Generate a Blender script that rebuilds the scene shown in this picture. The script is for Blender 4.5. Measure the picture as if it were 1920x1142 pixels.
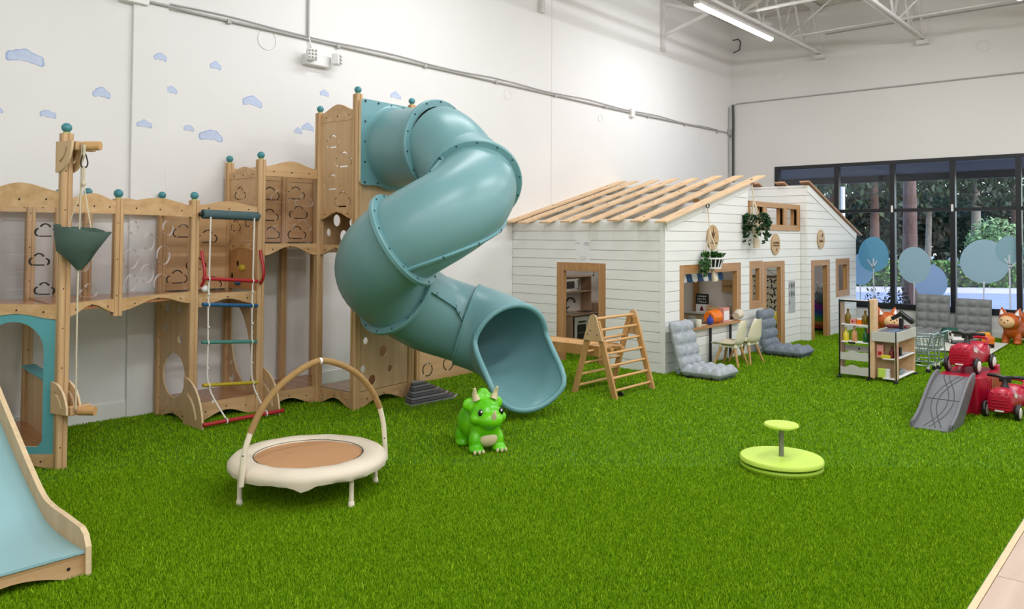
import bpy, bmesh, math, random
import numpy as np
from mathutils import Vector, Matrix
from mathutils.geometry import tessellate_polygon
random.seed(7); rng = np.random.default_rng(7)
PI = math.pi
sc = bpy.context.scene
for o in list(bpy.data.objects): bpy.data.objects.remove(o)
COL = sc.collection

# ------------------------------------------------------------------ camera
cam_d = bpy.data.cameras.new('camera'); cam = bpy.data.objects.new('camera', cam_d); COL.objects.link(cam)
YAW, PIT, ROL = [math.radians(a) for a in (49.108, 1.574, 0.3245)]
f0 = Vector((math.sin(YAW), math.cos(YAW), 0)); r0 = Vector((math.cos(YAW), -math.sin(YAW), 0)); u0 = Vector((0, 0, 1))
FW = f0*math.cos(PIT)+u0*math.sin(PIT); u1 = u0*math.cos(PIT)-f0*math.sin(PIT)
RT = r0*math.cos(ROL)+u1*math.sin(ROL); UP = u1*math.cos(ROL)-r0*math.sin(ROL)
M = Matrix((RT, UP, -FW)).transposed().to_4x4(); M.translation = (0, 0, 1.6)
cam.matrix_world = M
cam_d.sensor_fit = 'HORIZONTAL'; cam_d.sensor_width = 36.0
cam_d.lens = 1487.75/1920*36.0
cam_d.shift_y = -(571-404.2)/1920
cam_d.clip_start = 0.05; cam_d.clip_end = 400
sc.camera = cam

# ------------------------------------------------------------------ world / exposure
w = bpy.data.worlds.new('World'); sc.world = w; w.use_nodes = True
nt = w.node_tree; bg = nt.nodes['Background']
sky = nt.nodes.new('ShaderNodeTexSky'); sky.sky_type = 'NISHITA'; sky.sun_disc = False
sky.sun_elevation = math.radians(28); sky.sun_rotation = math.radians(200)
nt.links.new(sky.outputs[0], bg.inputs[0]); bg.inputs[1].default_value = 0.95
sc.view_settings.view_transform = 'Standard'; sc.view_settings.look = 'None'
sc.view_settings.exposure = 0.0; sc.view_settings.gamma = 1.0
sc.view_settings.use_curve_mapping = False
LAMP_W = 47.0      # watts per strip lamp

# ------------------------------------------------------------------ materials
def lin(r, g, b):
    def c(v):
        v /= 255.0
        return v/12.92 if v <= 0.04045 else ((v+0.055)/1.055)**2.4
    return (c(r), c(g), c(b), 1.0)
def mat(name, rgb, rough=0.5, metal=0.0, noise=0.0, nscale=8.0, bump=0.0, bscale=60.0, spec=0.5, stretch=None, rgb2=None):
    m = bpy.data.materials.new(name); m.use_nodes = True
    t = m.node_tree; b = t.nodes['Principled BSDF']
    b.inputs['Base Color'].default_value = lin(*rgb); b.inputs['Roughness'].default_value = rough
    b.inputs['Metallic'].default_value = metal; b.inputs['Specular IOR Level'].default_value = spec
    tc = t.nodes.new('ShaderNodeTexCoord'); src = tc.outputs['Object']
    if stretch:
        mp = t.nodes.new('ShaderNodeMapping'); mp.inputs['Scale'].default_value = stretch
        t.links.new(src, mp.inputs[0]); src = mp.outputs[0]
    if noise > 0:
        n = t.nodes.new('ShaderNodeTexNoise'); n.inputs['Scale'].default_value = nscale; n.inputs['Detail'].default_value = 5
        t.links.new(src, n.inputs['Vector'])
        mx = t.nodes.new('ShaderNodeMix'); mx.data_type = 'RGBA'
        a = lin(*rgb)
        if rgb2: c1, c2 = a, lin(*rgb2)
        else:
            c1 = tuple(v*(1-noise) for v in a[:3])+(1,); c2 = tuple(min(1, v*(1+noise)) for v in a[:3])+(1,)
        mx.inputs[6].default_value = c1; mx.inputs[7].default_value = c2
        rp = t.nodes.new('ShaderNodeMapRange'); rp.inputs[1].default_value = 0.3; rp.inputs[2].default_value = 0.7
        t.links.new(n.outputs[0], rp.inputs[0]); t.links.new(rp.outputs[0], mx.inputs[0])
        t.links.new(mx.outputs[2], b.inputs['Base Color'])
    if bump > 0:
        n2 = t.nodes.new('ShaderNodeTexNoise'); n2.inputs['Scale'].default_value = bscale
        t.links.new(src, n2.inputs['Vector'])
        bp = t.nodes.new('ShaderNodeBump'); bp.inputs['Strength'].default_value = bump; bp.inputs['Distance'].default_value = 0.004
        t.links.new(n2.outputs[0], bp.inputs['Height']); t.links.new(bp.outputs[0], b.inputs['Normal'])
    return m
def wood(name, c1, c2, axis='z', rough=0.45, sc_=9.0):
    s = {'x': (0.12, 1.6, 1.6), 'y': (1.6, 0.12, 1.6), 'z': (1.6, 1.6, 0.12)}[axis]
    return mat(name, c1, rough, noise=0.2, nscale=sc_, stretch=s, rgb2=c2, bump=0.05, bscale=40)
WALL = mat('wall_paint', (233, 232, 230), 0.75, noise=0.015, nscale=1.5, bump=0.12, bscale=14, spec=0.2)
WALLR = mat('window_wall_paint', (224, 222, 218), 0.75, noise=0.012, nscale=1.2, bump=0.08, bscale=14, spec=0.2)
WHITE = mat('white_enamel', (236, 236, 232), 0.45, noise=0.02)
WHITESTEEL = mat('white_painted_steel', (214, 212, 208), 0.5, noise=0.03)
DECK = mat('white_deck_steel', (205, 202, 196), 0.6, noise=0.03)
CONDUIT = mat('grey_conduit', (172, 170, 167), 0.45, noise=0.05)
DARKLINE = mat('dark_cable', (70, 70, 74), 0.6)
SIDING = mat('white_siding_paint', (238, 238, 234), 0.55, noise=0.02, nscale=5, stretch=(0.3, 0.3, 4))
BACKING = mat('siding_backing', (120, 118, 112), 0.8)
INNER = mat('plasterboard_inside', (222, 216, 208), 0.75, noise=0.03, nscale=3)
PLY = wood('birch_plywood', (216, 182, 140), (198, 162, 118), 'z')
PLYX = wood('birch_plywood_across', (218, 182, 138), (198, 158, 112), 'x')
PLYEDGE = mat('light_ply_edge', (222, 196, 156), 0.5, noise=0.08, nscale=30)
POSTW = wood('ash_post', (214, 178, 132), (192, 152, 106), 'z')
RAILW = wood('ash_rail', (220, 184, 136), (196, 154, 106), 'x', sc_=12)
DECKW = wood('varnished_deck', (196, 142, 98), (172, 116, 76), 'y', rough=0.18)
TRIM = wood('oak_trim', (190, 144, 92), (166, 119, 70), 'z')
TRIMX = wood('oak_trim_across', (190, 144, 92), (166, 119, 70), 'x')
SLATW = wood('pine_slat', (236, 202, 160), (214, 174, 128), 'x')
SLATR = wood('warm_pine_slat', (200, 152, 112), (176, 126, 88), 'x')
BEECH = wood('beech', (205, 160, 104), (184, 136, 80), 'z')
BEECHX = wood('beech_rung', (222, 176, 120), (202, 152, 96), 'x')
TEAL = mat('teal_plastic', (116, 160, 164), 0.35, noise=0.02, nscale=3)
TEALF = mat('teal_flange', (112, 160, 165), 0.4, noise=0.02, nscale=3)
TEALP = mat('teal_panel', (96, 172, 180), 0.5, noise=0.04, nscale=4)
TEALB = mat('teal_ball', (70, 140, 148), 0.4, noise=0.04, nscale=20)
SLIDEB = mat('pale_blue_slide_bed', (150, 192, 198), 0.28, noise=0.02, nscale=3)
LIMEC = mat('lime_collar', (170, 176, 110), 0.5, noise=0.05, nscale=20)
BOLT = mat('dark_bolt', (52, 50, 48), 0.4, 0.6)
BOLTB = mat('blue_steel_bolt', (60, 90, 100), 0.4, 0.5)
ROPE = mat('cotton_rope', (214, 202, 176), 0.8, noise=0.15, nscale=120, bump=0.4, bscale=200)
ROPEW = mat('white_rope', (232, 228, 218), 0.8, noise=0.1, nscale=120, bump=0.4, bscale=200)
CANVAS = mat('dark_green_canvas', (70, 92, 82), 0.75, noise=0.1, nscale=14, bump=0.3, bscale=30)
CANVASB = mat('slate_canvas', (72, 96, 100), 0.75, noise=0.1, nscale=14, bump=0.3, bscale=30)
RED = mat('red_paint', (176, 34, 42), 0.35, noise=0.05)
BLUE = mat('blue_paint', (28, 92, 138), 0.4, noise=0.05)
TEALR = mat('teal_paint', (78, 142, 132), 0.4, noise=0.05)
YEL = mat('yellow_paint', (192, 168, 44), 0.4, noise=0.05)
WPLAS = mat('white_plastic', (232, 232, 230), 0.35, noise=0.01)
CREAM = mat('cream_vinyl', (224, 211, 190), 0.5, noise=0.04, nscale=6, bump=0.15, bscale=18)
CREAMT = mat('cream_tube', (232, 220, 196), 0.35, noise=0.02)
TANF = mat('tan_foam', (160, 126, 76), 0.8, noise=0.08, nscale=40)
MATB = mat('brown_jump_mat', (190, 142, 98), 0.8, noise=0.06, nscale=150, bump=0.2, bscale=300)
DINO = mat('green_vinyl', (122, 214, 22), 0.25, noise=0.18, nscale=7, rgb2=(78, 190, 14))
DINOB = mat('dark_green_vinyl', (40, 140, 16), 0.3, noise=0.1)
HORN = mat('beige_vinyl', (214, 200, 158), 0.35, noise=0.06)
BLACK = mat('black_plastic', (24, 24, 26), 0.35, noise=0.05)
BLACKM = mat('black_aluminium', (20, 22, 28), 0.4, noise=0.05)
EYEW = mat('eye_white', (240, 240, 236), 0.2)
LIME = mat('lime_plastic', (200, 228, 92), 0.4, noise=0.02)
LIMED = mat('lime_rim', (150, 188, 40), 0.45, noise=0.02)
GREYP = mat('grey_post', (128, 130, 122), 0.4, 0.3, noise=0.04)
GREYPL = mat('dark_grey_plastic', (102, 104, 108), 0.45, noise=0.05, nscale=20)
GREYLT = mat('grey_plastic_edge', (146, 148, 150), 0.45, noise=0.05, nscale=20)
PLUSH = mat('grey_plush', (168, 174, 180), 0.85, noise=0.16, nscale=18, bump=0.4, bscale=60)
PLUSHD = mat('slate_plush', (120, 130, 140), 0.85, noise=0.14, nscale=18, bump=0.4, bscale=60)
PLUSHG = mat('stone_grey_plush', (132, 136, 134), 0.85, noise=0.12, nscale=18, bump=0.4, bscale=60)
SHELL = mat('ivory_chair_shell', (232, 224, 196), 0.4, noise=0.02)
FOXO = mat('orange_vinyl', (196, 92, 30), 0.35, noise=0.08, nscale=8)
FOXC = mat('cream_orange_vinyl', (236, 192, 140), 0.4, noise=0.04)
CARRED = mat('glossy_red_plastic', (172, 16, 46), 0.32, noise=0.04, spec=0.35)
WHEELW = mat('wheel_face', (226, 222, 212), 0.4, noise=0.03)
CHROME = mat('green_grey_wire', (150, 168, 166), 0.3, 0.7)
RUG = mat('pale_rug', (226, 222, 208), 0.9, noise=0.1, nscale=4, rgb2=(200, 208, 186), bump=0.3, bscale=80)
GREENT = mat('dark_green_toy', (18, 88, 66), 0.35)
ORANGE = mat('orange_toy', (238, 122, 20), 0.4, noise=0.06)
AMBER = mat('amber_toy', (240, 170, 40), 0.4, noise=0.04)
BROWNB = mat('amber_bottle', (120, 96, 20), 0.2, noise=0.1)
GREENB = mat('green_bottle', (24, 96, 40), 0.2, noise=0.1)
YELB = mat('yellow_bottle', (222, 206, 60), 0.3, noise=0.05)
SALMON = mat('salmon_bottle', (206, 150, 100), 0.3, noise=0.05)
GREYW = mat('grey_board', (198, 196, 188), 0.55, noise=0.03)
PINK = mat('pink_card', (220, 150, 140), 0.6, noise=0.1, nscale=20)
DKRED = mat('dark_red_toy', (110, 24, 30), 0.4, noise=0.06)
LEAF = mat('glossy_leaf', (30, 66, 30), 0.4, noise=0.35, nscale=30)
LEAF2 = mat('pothos_leaf', (52, 96, 40), 0.45, noise=0.35, nscale=30)
JUTE = mat('macrame_cord', (222, 208, 180), 0.85, noise=0.1, nscale=60)
PAPER = mat('white_paper', (236, 236, 236), 0.7, noise=0.01)
PAPERG = mat('grey_print', (176, 178, 180), 0.7)
INK = mat('black_print', (34, 34, 34), 0.7)
SIGNW = wood('sign_wood', (202, 166, 118), (184, 146, 98), 'x')
SIGNT = mat('burnt_lettering', (92, 66, 40), 0.7)
BEIGEC = mat('linen_scroll', (214, 202, 182), 0.8, noise=0.05)
CLOUD = mat('cloud_blue', (184, 200, 230), 0.7, noise=0.1, nscale=14, rgb2=(208, 217, 236))
CLOUDE = mat('cloud_outline', (166, 183, 220), 0.7, noise=0.1, nscale=14)
DECALS = [mat('decal_teal_blue', (92, 158, 192), 0.6), mat('decal_pale_blue', (140, 182, 224), 0.6),
          mat('decal_grey_blue', (150, 184, 202), 0.6), mat('decal_periwinkle', (142, 176, 226), 0.6), mat('decal_sage_blue', (132, 172, 186), 0.6)]
DECALSTEM = mat('decal_stem', (206, 212, 226), 0.6)
KITW = mat('kitchen_white', (222, 216, 206), 0.4, noise=0.02)
KITB = wood('kitchen_board', (190, 160, 130), (172, 140, 112), 'z')
OVEN = mat('oven_glass', (62, 58, 54), 0.15)
STRIPEB = mat('awning_blue', (22, 72, 120), 0.7)
FLOORW = wood('pale_oak_floor', (206, 182, 164), (186, 160, 140), 'x', rough=0.4, sc_=7)
ASPH = mat('asphalt', (172, 174, 188), 0.8, noise=0.12, nscale=3)
ROADFAR = mat('far_road', (112, 106, 110), 0.8, noise=0.1, nscale=1)
KERB = mat('kerb_concrete', (170, 168, 166), 0.8, noise=0.08)
BARK = mat('bark', (96, 74, 66), 0.9, noise=0.3, nscale=6, bump=0.8, bscale=12, stretch=(3, 3, 0.6))
BARKP = mat('pale_bark', (140, 134, 126), 0.9, noise=0.3, nscale=6, stretch=(3, 3, 0.6))
TREELEAF = [mat('oak_foliage', (44, 66, 40), 0.6, noise=0.5, nscale=1.2), mat('dark_foliage', (30, 48, 36), 0.6, noise=0.5, nscale=1.2), mat('pale_foliage', (120, 150, 104), 0.6, noise=0.3, nscale=3)]
HEDGE = mat('hedge_foliage', (92, 128, 62), 0.6, noise=0.5, nscale=5)
TRACK = mat('track_groove', (66, 68, 72), 0.5)
BELT = mat('slate_belt', (96, 116, 140), 0.5)
SOFFIT = mat('dark_soffit', (58, 54, 56), 0.8, noise=0.05)
EARTH = mat('mulch', (84, 72, 62), 0.95, noise=0.25, nscale=3)
TURFBASE = mat('turf_backing', (76, 124, 4), 0.95, noise=0.3, nscale=60)
RAINBOW = [mat('blanket_'+n, c, 0.85) for n, c in (('purple', (122, 40, 140)), ('indigo', (52, 66, 160)), ('teal', (30, 120, 130)), ('green', (70, 140, 60)), ('ochre', (176, 120, 40)), ('red', (150, 50, 40)))]

def grass_mat():
    m = bpy.data.materials.new('turf_blades'); m.use_nodes = True; t = m.node_tree; b = t.nodes['Principled BSDF']
    b.inputs['Roughness'].default_value = 0.7; b.inputs['Specular IOR Level'].default_value = 0.1
    at = t.nodes.new('ShaderNodeAttribute'); at.attribute_name = 'tint'
    rp = t.nodes.new('ShaderNodeValToRGB'); e = rp.color_ramp.elements
    e[0].position = 0; e[0].color = lin(80, 126, 0); e[1].position = 1; e[1].color = lin(180, 212, 46)
    k = rp.color_ramp.elements.new(0.55); k.color = lin(120, 164, 6)
    t.links.new(at.outputs['Fac'], rp.inputs[0]); t.links.new(rp.outputs[0], b.inputs['Base Color'])
    return m
def acrylic():
    m = bpy.data.materials.new('clear_acrylic'); m.use_nodes = True; t = m.node_tree
    for n in list(t.nodes): t.nodes.remove(n)
    out = t.nodes.new('ShaderNodeOutputMaterial'); tr = t.nodes.new('ShaderNodeBsdfTransparent'); tr.inputs[0].default_value = (0.93, 0.93, 0.94, 1)
    gl = t.nodes.new('ShaderNodeBsdfGlossy'); gl.inputs['Roughness'].default_value = 0.08
    fr = t.nodes.new('ShaderNodeLayerWeight'); fr.inputs[0].default_value = 0.25      # same from both faces of the sheet
    pw = t.nodes.new('ShaderNodeMath'); pw.operation = 'POWER'; pw.inputs[1].default_value = 3.0; t.links.new(fr.outputs['Facing'], pw.inputs[0])
    ml = t.nodes.new('ShaderNodeMath'); ml.operation = 'MULTIPLY_ADD'; ml.inputs[1].default_value = 0.5; ml.inputs[2].default_value = 0.03; t.links.new(pw.outputs[0], ml.inputs[0])
    mx = t.nodes.new('ShaderNodeMixShader'); t.links.new(ml.outputs[0], mx.inputs[0]); t.links.new(tr.outputs[0], mx.inputs[1]); t.links.new(gl.outputs[0], mx.inputs[2])
    t.links.new(mx.outputs[0], out.inputs[0]); return m
def glass(name, tint, rough=0.0):
    m = acrylic(); m.name = name
    for n in m.node_tree.nodes:
        if n.type == 'BSDF_TRANSPARENT': n.inputs[0].default_value = tint
        if n.type == 'BSDF_GLOSSY': n.inputs['Roughness'].default_value = rough
    return m
ACR = acrylic(); PANE = glass('window_glass', (0.82, 0.86, 0.92, 1), 0.02)
ACRE = mat('frosted_acrylic_edge', (216, 206, 204), 0.4)
def emis(name, rgb, s):
    m = bpy.data.materials.new(name); m.use_nodes = True; b = m.node_tree.nodes['Principled BSDF']
    b.inputs['Base Color'].default_value = (1, 1, 1, 1)
    b.inputs['Emission Color'].default_value = rgb; b.inputs['Emission Strength'].default_value = s
    return m
LED = emis('lamp_diffuser', (1.0, 0.98, 0.95, 1), 3.0)

# ------------------------------------------------------------------ mesh builder
OFF = {}
def V(*a): return Vector(a)
class MB:
    def __init__(s): s.v = []; s.f = []; s.mi = []
    def add(s, vs, fs, mi=0):
        k = len(s.v); s.v += [tuple(p) for p in vs]
        for f in fs: s.f.append(tuple(i+k for i in f)); s.mi.append(mi)
        return s
    def obox(s, c, a, b, d, mi=0):
        c, a, b, d = Vector(c), Vector(a), Vector(b), Vector(d)
        vs = [c+a*i+b*j+d*k for i in (-1, 1) for j in (-1, 1) for k in (-1, 1)]
        fs = [(0, 1, 3, 2), (4, 6, 7, 5), (0, 4, 5, 1), (2, 3, 7, 6), (0, 2, 6, 4), (1, 5, 7, 3)]
        if a.cross(b).dot(d) < 0: fs = [f[::-1] for f in fs]
        return s.add(vs, fs, mi)
    def box(s, x0, x1, y0, y1, z0, z1, mi=0):
        return s.obox(((x0+x1)/2, (y0+y1)/2, (z0+z1)/2), (abs(x1-x0)/2, 0, 0), (0, abs(y1-y0)/2, 0), (0, 0, abs(z1-z0)/2), mi)
    def bar(s, p, q, w, h, up=(0, 0, 1), mi=0):
        p, q = Vector(p), Vector(q); d = q-p; t = d.normalized(); u = Vector(up)
        if abs(t.dot(u)) > 0.99: u = Vector((1, 0, 0))
        side = t.cross(u).normalized(); u = side.cross(t)
        return s.obox((p+q)/2, d/2, side*w/2, u*h/2, mi)
    def tube(s, pts, r, n=8, closed=False, cap=True, mi=0, flat=None):
        pts = [Vector(p) for p in pts]; m = len(pts); rs = r if isinstance(r, (list, tuple)) else [r]*m
        vs = []; prev = None
        for i, p in enumerate(pts):
            if closed: t = pts[(i+1) % m]-pts[i-1]
            else: t = pts[min(i+1, m-1)]-pts[max(i-1, 0)]
            t.normalize()
            if prev is None:
                a = Vector((0, 0, 1)) if abs(t.z) < 0.9 else Vector((1, 0, 0))
                prev = (a-t*a.dot(t)).normalized()
            else:
                q = prev-t*prev.dot(t)
                prev = q.normalized() if q.length > 1e-6 else prev
            b = t.cross(prev)
            for k in range(n):
                an = 2*PI*k/n
                vs.append(p+(prev*math.cos(an)+b*math.sin(an))*rs[i])
        fs = []
        for i in range(m if closed else m-1):
            j = (i+1) % m
            for k in range(n): fs.append((i*n+k, i*n+(k+1) % n, j*n+(k+1) % n, j*n+k))
        if cap and not closed:
            fs.append(tuple(range(n))[::-1]); fs.append(tuple((m-1)*n+k for k in range(n)))
        return s.add(vs, fs, mi)
    def lathe(s, prof, n=24, o=(0, 0, 0), ax=(0, 0, 1), mi=0, cap=True):
        ax = Vector(ax).normalized(); a = Vector((1, 0, 0)) if abs(ax.x) < 0.9 else Vector((0, 1, 0))
        u = (a-ax*a.dot(ax)).normalized(); b = ax.cross(u); o = Vector(o); vs = []
        for (r, z) in prof:
            for k in range(n):
                an = 2*PI*k/n; vs.append(o+ax*z+(u*math.cos(an)+b*math.sin(an))*max(r, 1e-4))
        m = len(prof); fs = []
        for i in range(m-1):
            for k in range(n): fs.append((i*n+k, i*n+(k+1) % n, (i+1)*n+(k+1) % n, (i+1)*n+k))
        if cap: fs.append(tuple(range(n))[::-1]); fs.append(tuple((m-1)*n+k for k in range(n)))
        return s.add(vs, fs, mi)
    def cyl(s, p, q, r, n=12, mi=0, r2=None):
        p, q = Vector(p), Vector(q); L = (q-p).length
        return s.lathe([(r, 0), (r if r2 is None else r2, L)], n, p, q-p, mi)
    def sph(s, c, r, nu=16, nv=10, mi=0, rot=None):
        r = (r, r, r) if not isinstance(r, (list, tuple)) else r; c = Vector(c); vs = []; fs = []
        for i in range(nv+1):
            t = PI*i/nv
            for k in range(nu):
                p = 2*PI*k/nu; q = Vector((r[0]*math.sin(t)*math.cos(p), r[1]*math.sin(t)*math.sin(p), -r[2]*math.cos(t)))
                if rot: q = rot @ q
                vs.append(c+q)
        for i in range(nv):
            for k in range(nu): fs.append((i*nu+k, i*nu+(k+1) % nu, (i+1)*nu+(k+1) % nu, (i+1)*nu+k))
        return s.add(vs, fs, mi)
    def prism(s, outer, holes, th, O, U, W, mi=0, emi=None):
        """2-D outline with holes in the plane (U, W) at O, thickness th centred on it"""
        O, U, W = Vector(O), Vector(U).normalized(), Vector(W).normalized(); N = U.cross(W)
        emi = mi if emi is None else emi
        loops = [outer]+list(holes)
        tri = tessellate_polygon([[Vector((a, b, 0)) for a, b in L] for L in loops])
        flat = [p for L in loops for p in L]; n = len(flat)
        vs = [O+U*a+W*b+N*th/2 for a, b in flat]+[O+U*a+W*b-N*th/2 for a, b in flat]
        ff = []; 
        for t in tri:
            (ax_, ay), (bx, by), (cx, cy) = [flat[i] for i in t]
            ar = (bx-ax_)*(cy-ay)-(by-ay)*(cx-ax_)
            if abs(ar) < 1e-12: continue
            t = tuple(t) if ar > 0 else tuple(t)[::-1]
            ff.append(t); ff.append(tuple(i+n for i in t[::-1]))
        s.add(vs, ff, mi); k = 0; ef = []
        for li, L in enumerate(loops):
            m = len(L); A = sum(L[i][0]*L[(i+1) % m][1]-L[(i+1) % m][0]*L[i][1] for i in range(m))
            rev = (A < 0) != (li > 0)
            for i in range(m):
                a, b = k+i, k+(i+1) % m
                q = (a, a+n, b+n, b)
                ef.append(q if not rev else q[::-1])
            k += m
        s.add(vs, ef, emi)
        return s
    def build(s, name, m, parent=None, smooth=None, bevel=0.0, mods=None):
        me = bpy.data.meshes.new(name); off = V(0, 0, 0)
        r = parent
        while r is not None:
            if r.name in OFF: off = OFF[r.name]
            r = r.parent
        vs = [(p[0]-off[0], p[1]-off[1], p[2]-off[2]) for p in s.v] if off.length else s.v
        me.from_pydata(vs, [], s.f)
        ms = m if isinstance(m, (list, tuple)) else [m]
        for q in ms: me.materials.append(q)
        if len(ms) > 1: me.polygons.foreach_set('material_index', s.mi)
        if smooth is not None:
            me.shade_smooth()
            if smooth < 179: me.set_sharp_from_angle(angle=math.radians(smooth))
        o = bpy.data.objects.new(name, me); COL.objects.link(o)
        if parent is not None: o.parent = parent
        if bevel > 0:
            b = o.modifiers.new('Bevel', 'BEVEL'); b.width = bevel; b.segments = 2; b.limit_method = 'ANGLE'; b.angle_limit = math.radians(50)
        return o
def tag(o, label=None, cat=None, group=None, kind=None):
    if label: o['label'] = label
    if cat: o['category'] = cat
    if group: o['group'] = group
    if kind: o['kind'] = kind
    return o
def thing(name, label, cat, loc=(0, 0, 0), rz=0.0, group=None, world=False):
    """Empty at the thing's base; world=True -> its parts are given in world coordinates"""
    o = bpy.data.objects.new(name, None); COL.objects.link(o); o.location = loc; o.rotation_euler = (0, 0, rz)
    o.empty_display_size = 0.1
    if world: OFF[o.name] = Vector(loc)
    return tag(o, label, cat, group)
def struct(name, mb, m, parent=None, **k):
    o = mb.build(name, m, parent, **k)
    if parent is None: o['kind'] = 'structure'
    return o
def dup(root, loc, rz, label, group=None):
    r = root.copy(); COL.objects.link(r); r.location = loc; r.rotation_euler = (0, 0, rz); r['label'] = label
    if group: r['group'] = group
    for ch in [c for c in bpy.data.objects if c.parent == root]:
        c = ch.copy(); COL.objects.link(c); c.parent = r
        for g in [q for q in bpy.data.objects if q.parent == ch]:
            d = g.copy(); COL.objects.link(d); d.parent = c
    return r
def share(name, src, parent, mtx=None):
    o = bpy.data.objects.new(name, src.data); COL.objects.link(o); o.parent = parent
    if mtx is not None: o.matrix_local = mtx
    return o
# 2-D outline helpers
def rect(a0, a1, b0, b1): return [(a0, b0), (a1, b0), (a1, b1), (a0, b1)]
def circ(a, b, r, n=20, rb=None):
    rb = rb or r
    return [(a+r*math.cos(2*PI*i/n), b+rb*math.sin(2*PI*i/n)) for i in range(n)]
def arc_slot(a, b, r, d0, d1, w=0.010, n=8):
    o = []; d0, d1 = math.radians(d0), math.radians(d1)
    for i in range(n+1): t = d0+(d1-d0)*i/n; o.append((a+(r+w/2)*math.cos(t), b+(r+w/2)*math.sin(t)))
    for i in range(n, -1, -1): t = d0+(d1-d0)*i/n; o.append((a+(r-w/2)*math.cos(t), b+(r-w/2)*math.sin(t)))
    return o
def cloud_slots(a, b, s, flip=1, w=0.010, full=True):
    """a cloud drawn by three or four separate grooves"""
    s *= 1.22; b -= 0.1*s
    L = [arc_slot(a-flip*0.5*s, b+0.28*s, 0.28*s, 100 if flip > 0 else 80, 265 if flip > 0 else -85, w),
         arc_slot(a, b+0.5*s, 0.42*s, 25, 150, w)]
    L.append(arc_slot(a+flip*0.55*s, b+0.26*s, 0.26*s, 85 if flip > 0 else 95, -60 if flip > 0 else 240, w))
    if full: L.append(rect(a-0.42*s, a+0.42*s, b-w/2-0.01*s, b+w/2-0.01*s))
    return L
def ring_slots(a, b, r, rot=0, w=0.010):
    return [arc_slot(a, b, r, rot+12, rot+168, w, 10), arc_slot(a, b, r, rot+192, rot+348, w, 10)]
def smooth_pts(P, n=6):
    out = []
    P = [Vector(p) for p in P]
    for i in range(len(P)-1):
        p0, p1, p2, p3 = P[max(i-1, 0)], P[i], P[i+1], P[min(i+2, len(P)-1)]
        for k in range(n):
            t = k/n
            out.append(0.5*((2*p1)+(p2-p0)*t+(2*p0-5*p1+4*p2-p3)*t*t+(3*p1-p0-3*p2+p3)*t**3))
    out.append(P[-1]); return out

# ================================================================== ROOM
WY, WX, X0, Y0, ZC = 7.165, 15.02, -3.0, -5.0, 5.95
struct('wall_left', MB().box(X0, WX+0.2, WY, WY+0.2, -0.1, ZC+0.2), WALL)
wl = bpy.data.objects['wall_left']
ycol = []
# window wall with its opening
wr = MB(); WB, WT, WYL, WYR = 0.40, 3.0, 6.235, -1.7
wr.box(WX, WX+0.2, WYL, WY, -0.1, ZC+0.2); wr.box(WX, WX+0.2, Y0, WYR, -0.1, ZC+0.2)
wr.box(WX, WX+0.2, WYR, WYL, -0.1, WB); wr.box(WX, WX+0.2, WYR, WYL, WT, ZC+0.2)
wrr = struct('wall_right', wr, WALLR)
struct('wall_back', MB().box(X0-0.2, X0, Y0, WY+0.2, -0.1, ZC+0.2), WALL)
struct('wall_front', MB().box(X0, WX+0.2, Y0-0.2, Y0, -0.1, ZC+0.2), WALL)
# ceiling: corrugated steel deck, ribs running across the joists
cm = MB(); prof = []; x = X0
vs = []; fs = []
while x < WX+0.2:
    for dx, z in ((0, 0), (0.09, 0), (0.11, 0.05), (0.16, 0.05), (0.18, 0)): prof.append((x+dx, ZC+z))
    x += 0.18
for i, (px, pz) in enumerate(prof):
    vs += [(px, Y0, pz), (px, WY, pz)]
    if i: fs.append((2*i-2, 2*i, 2*i+1, 2*i-1))
cm.add(vs, fs); cm.box(X0, WX+0.2, Y0, WY, ZC+0.12, ZC+0.2)
ceil = struct('ceiling', cm, DECK)
# floors
floor = struct('floor', MB().box(X0, WX, 0.785, WY, -0.06, 0.0), TURFBASE)
wf = struct('floor_boards', MB().box(X0, WX, Y0, 0.785, -0.06, -0.012), FLOORW); wf.name = 'floor'
struct('trim_1', MB().box(X0, 9.0, 0.752, 0.783, -0.012, 0.004), PLYEDGE, bevel=0.002)
bv = MB().box(-0.6, 0.6, -0.0885, 0.0885, -0.012, 0.002)
pl0 = None
for r in range(7):
    for c in range(6):
        cx = 2.6+c*1.206+(r*0.47) % 1.2; cy = 0.66-r*0.18
        if pl0 is None: pl0 = bv.build('floor_plank', FLOORW, wf, bevel=0.0015); o = pl0
        else: o = share('floor_plank', pl0, wf)
        o.location = (cx, cy, rng.uniform(-0.0004, 0.0004))
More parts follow.
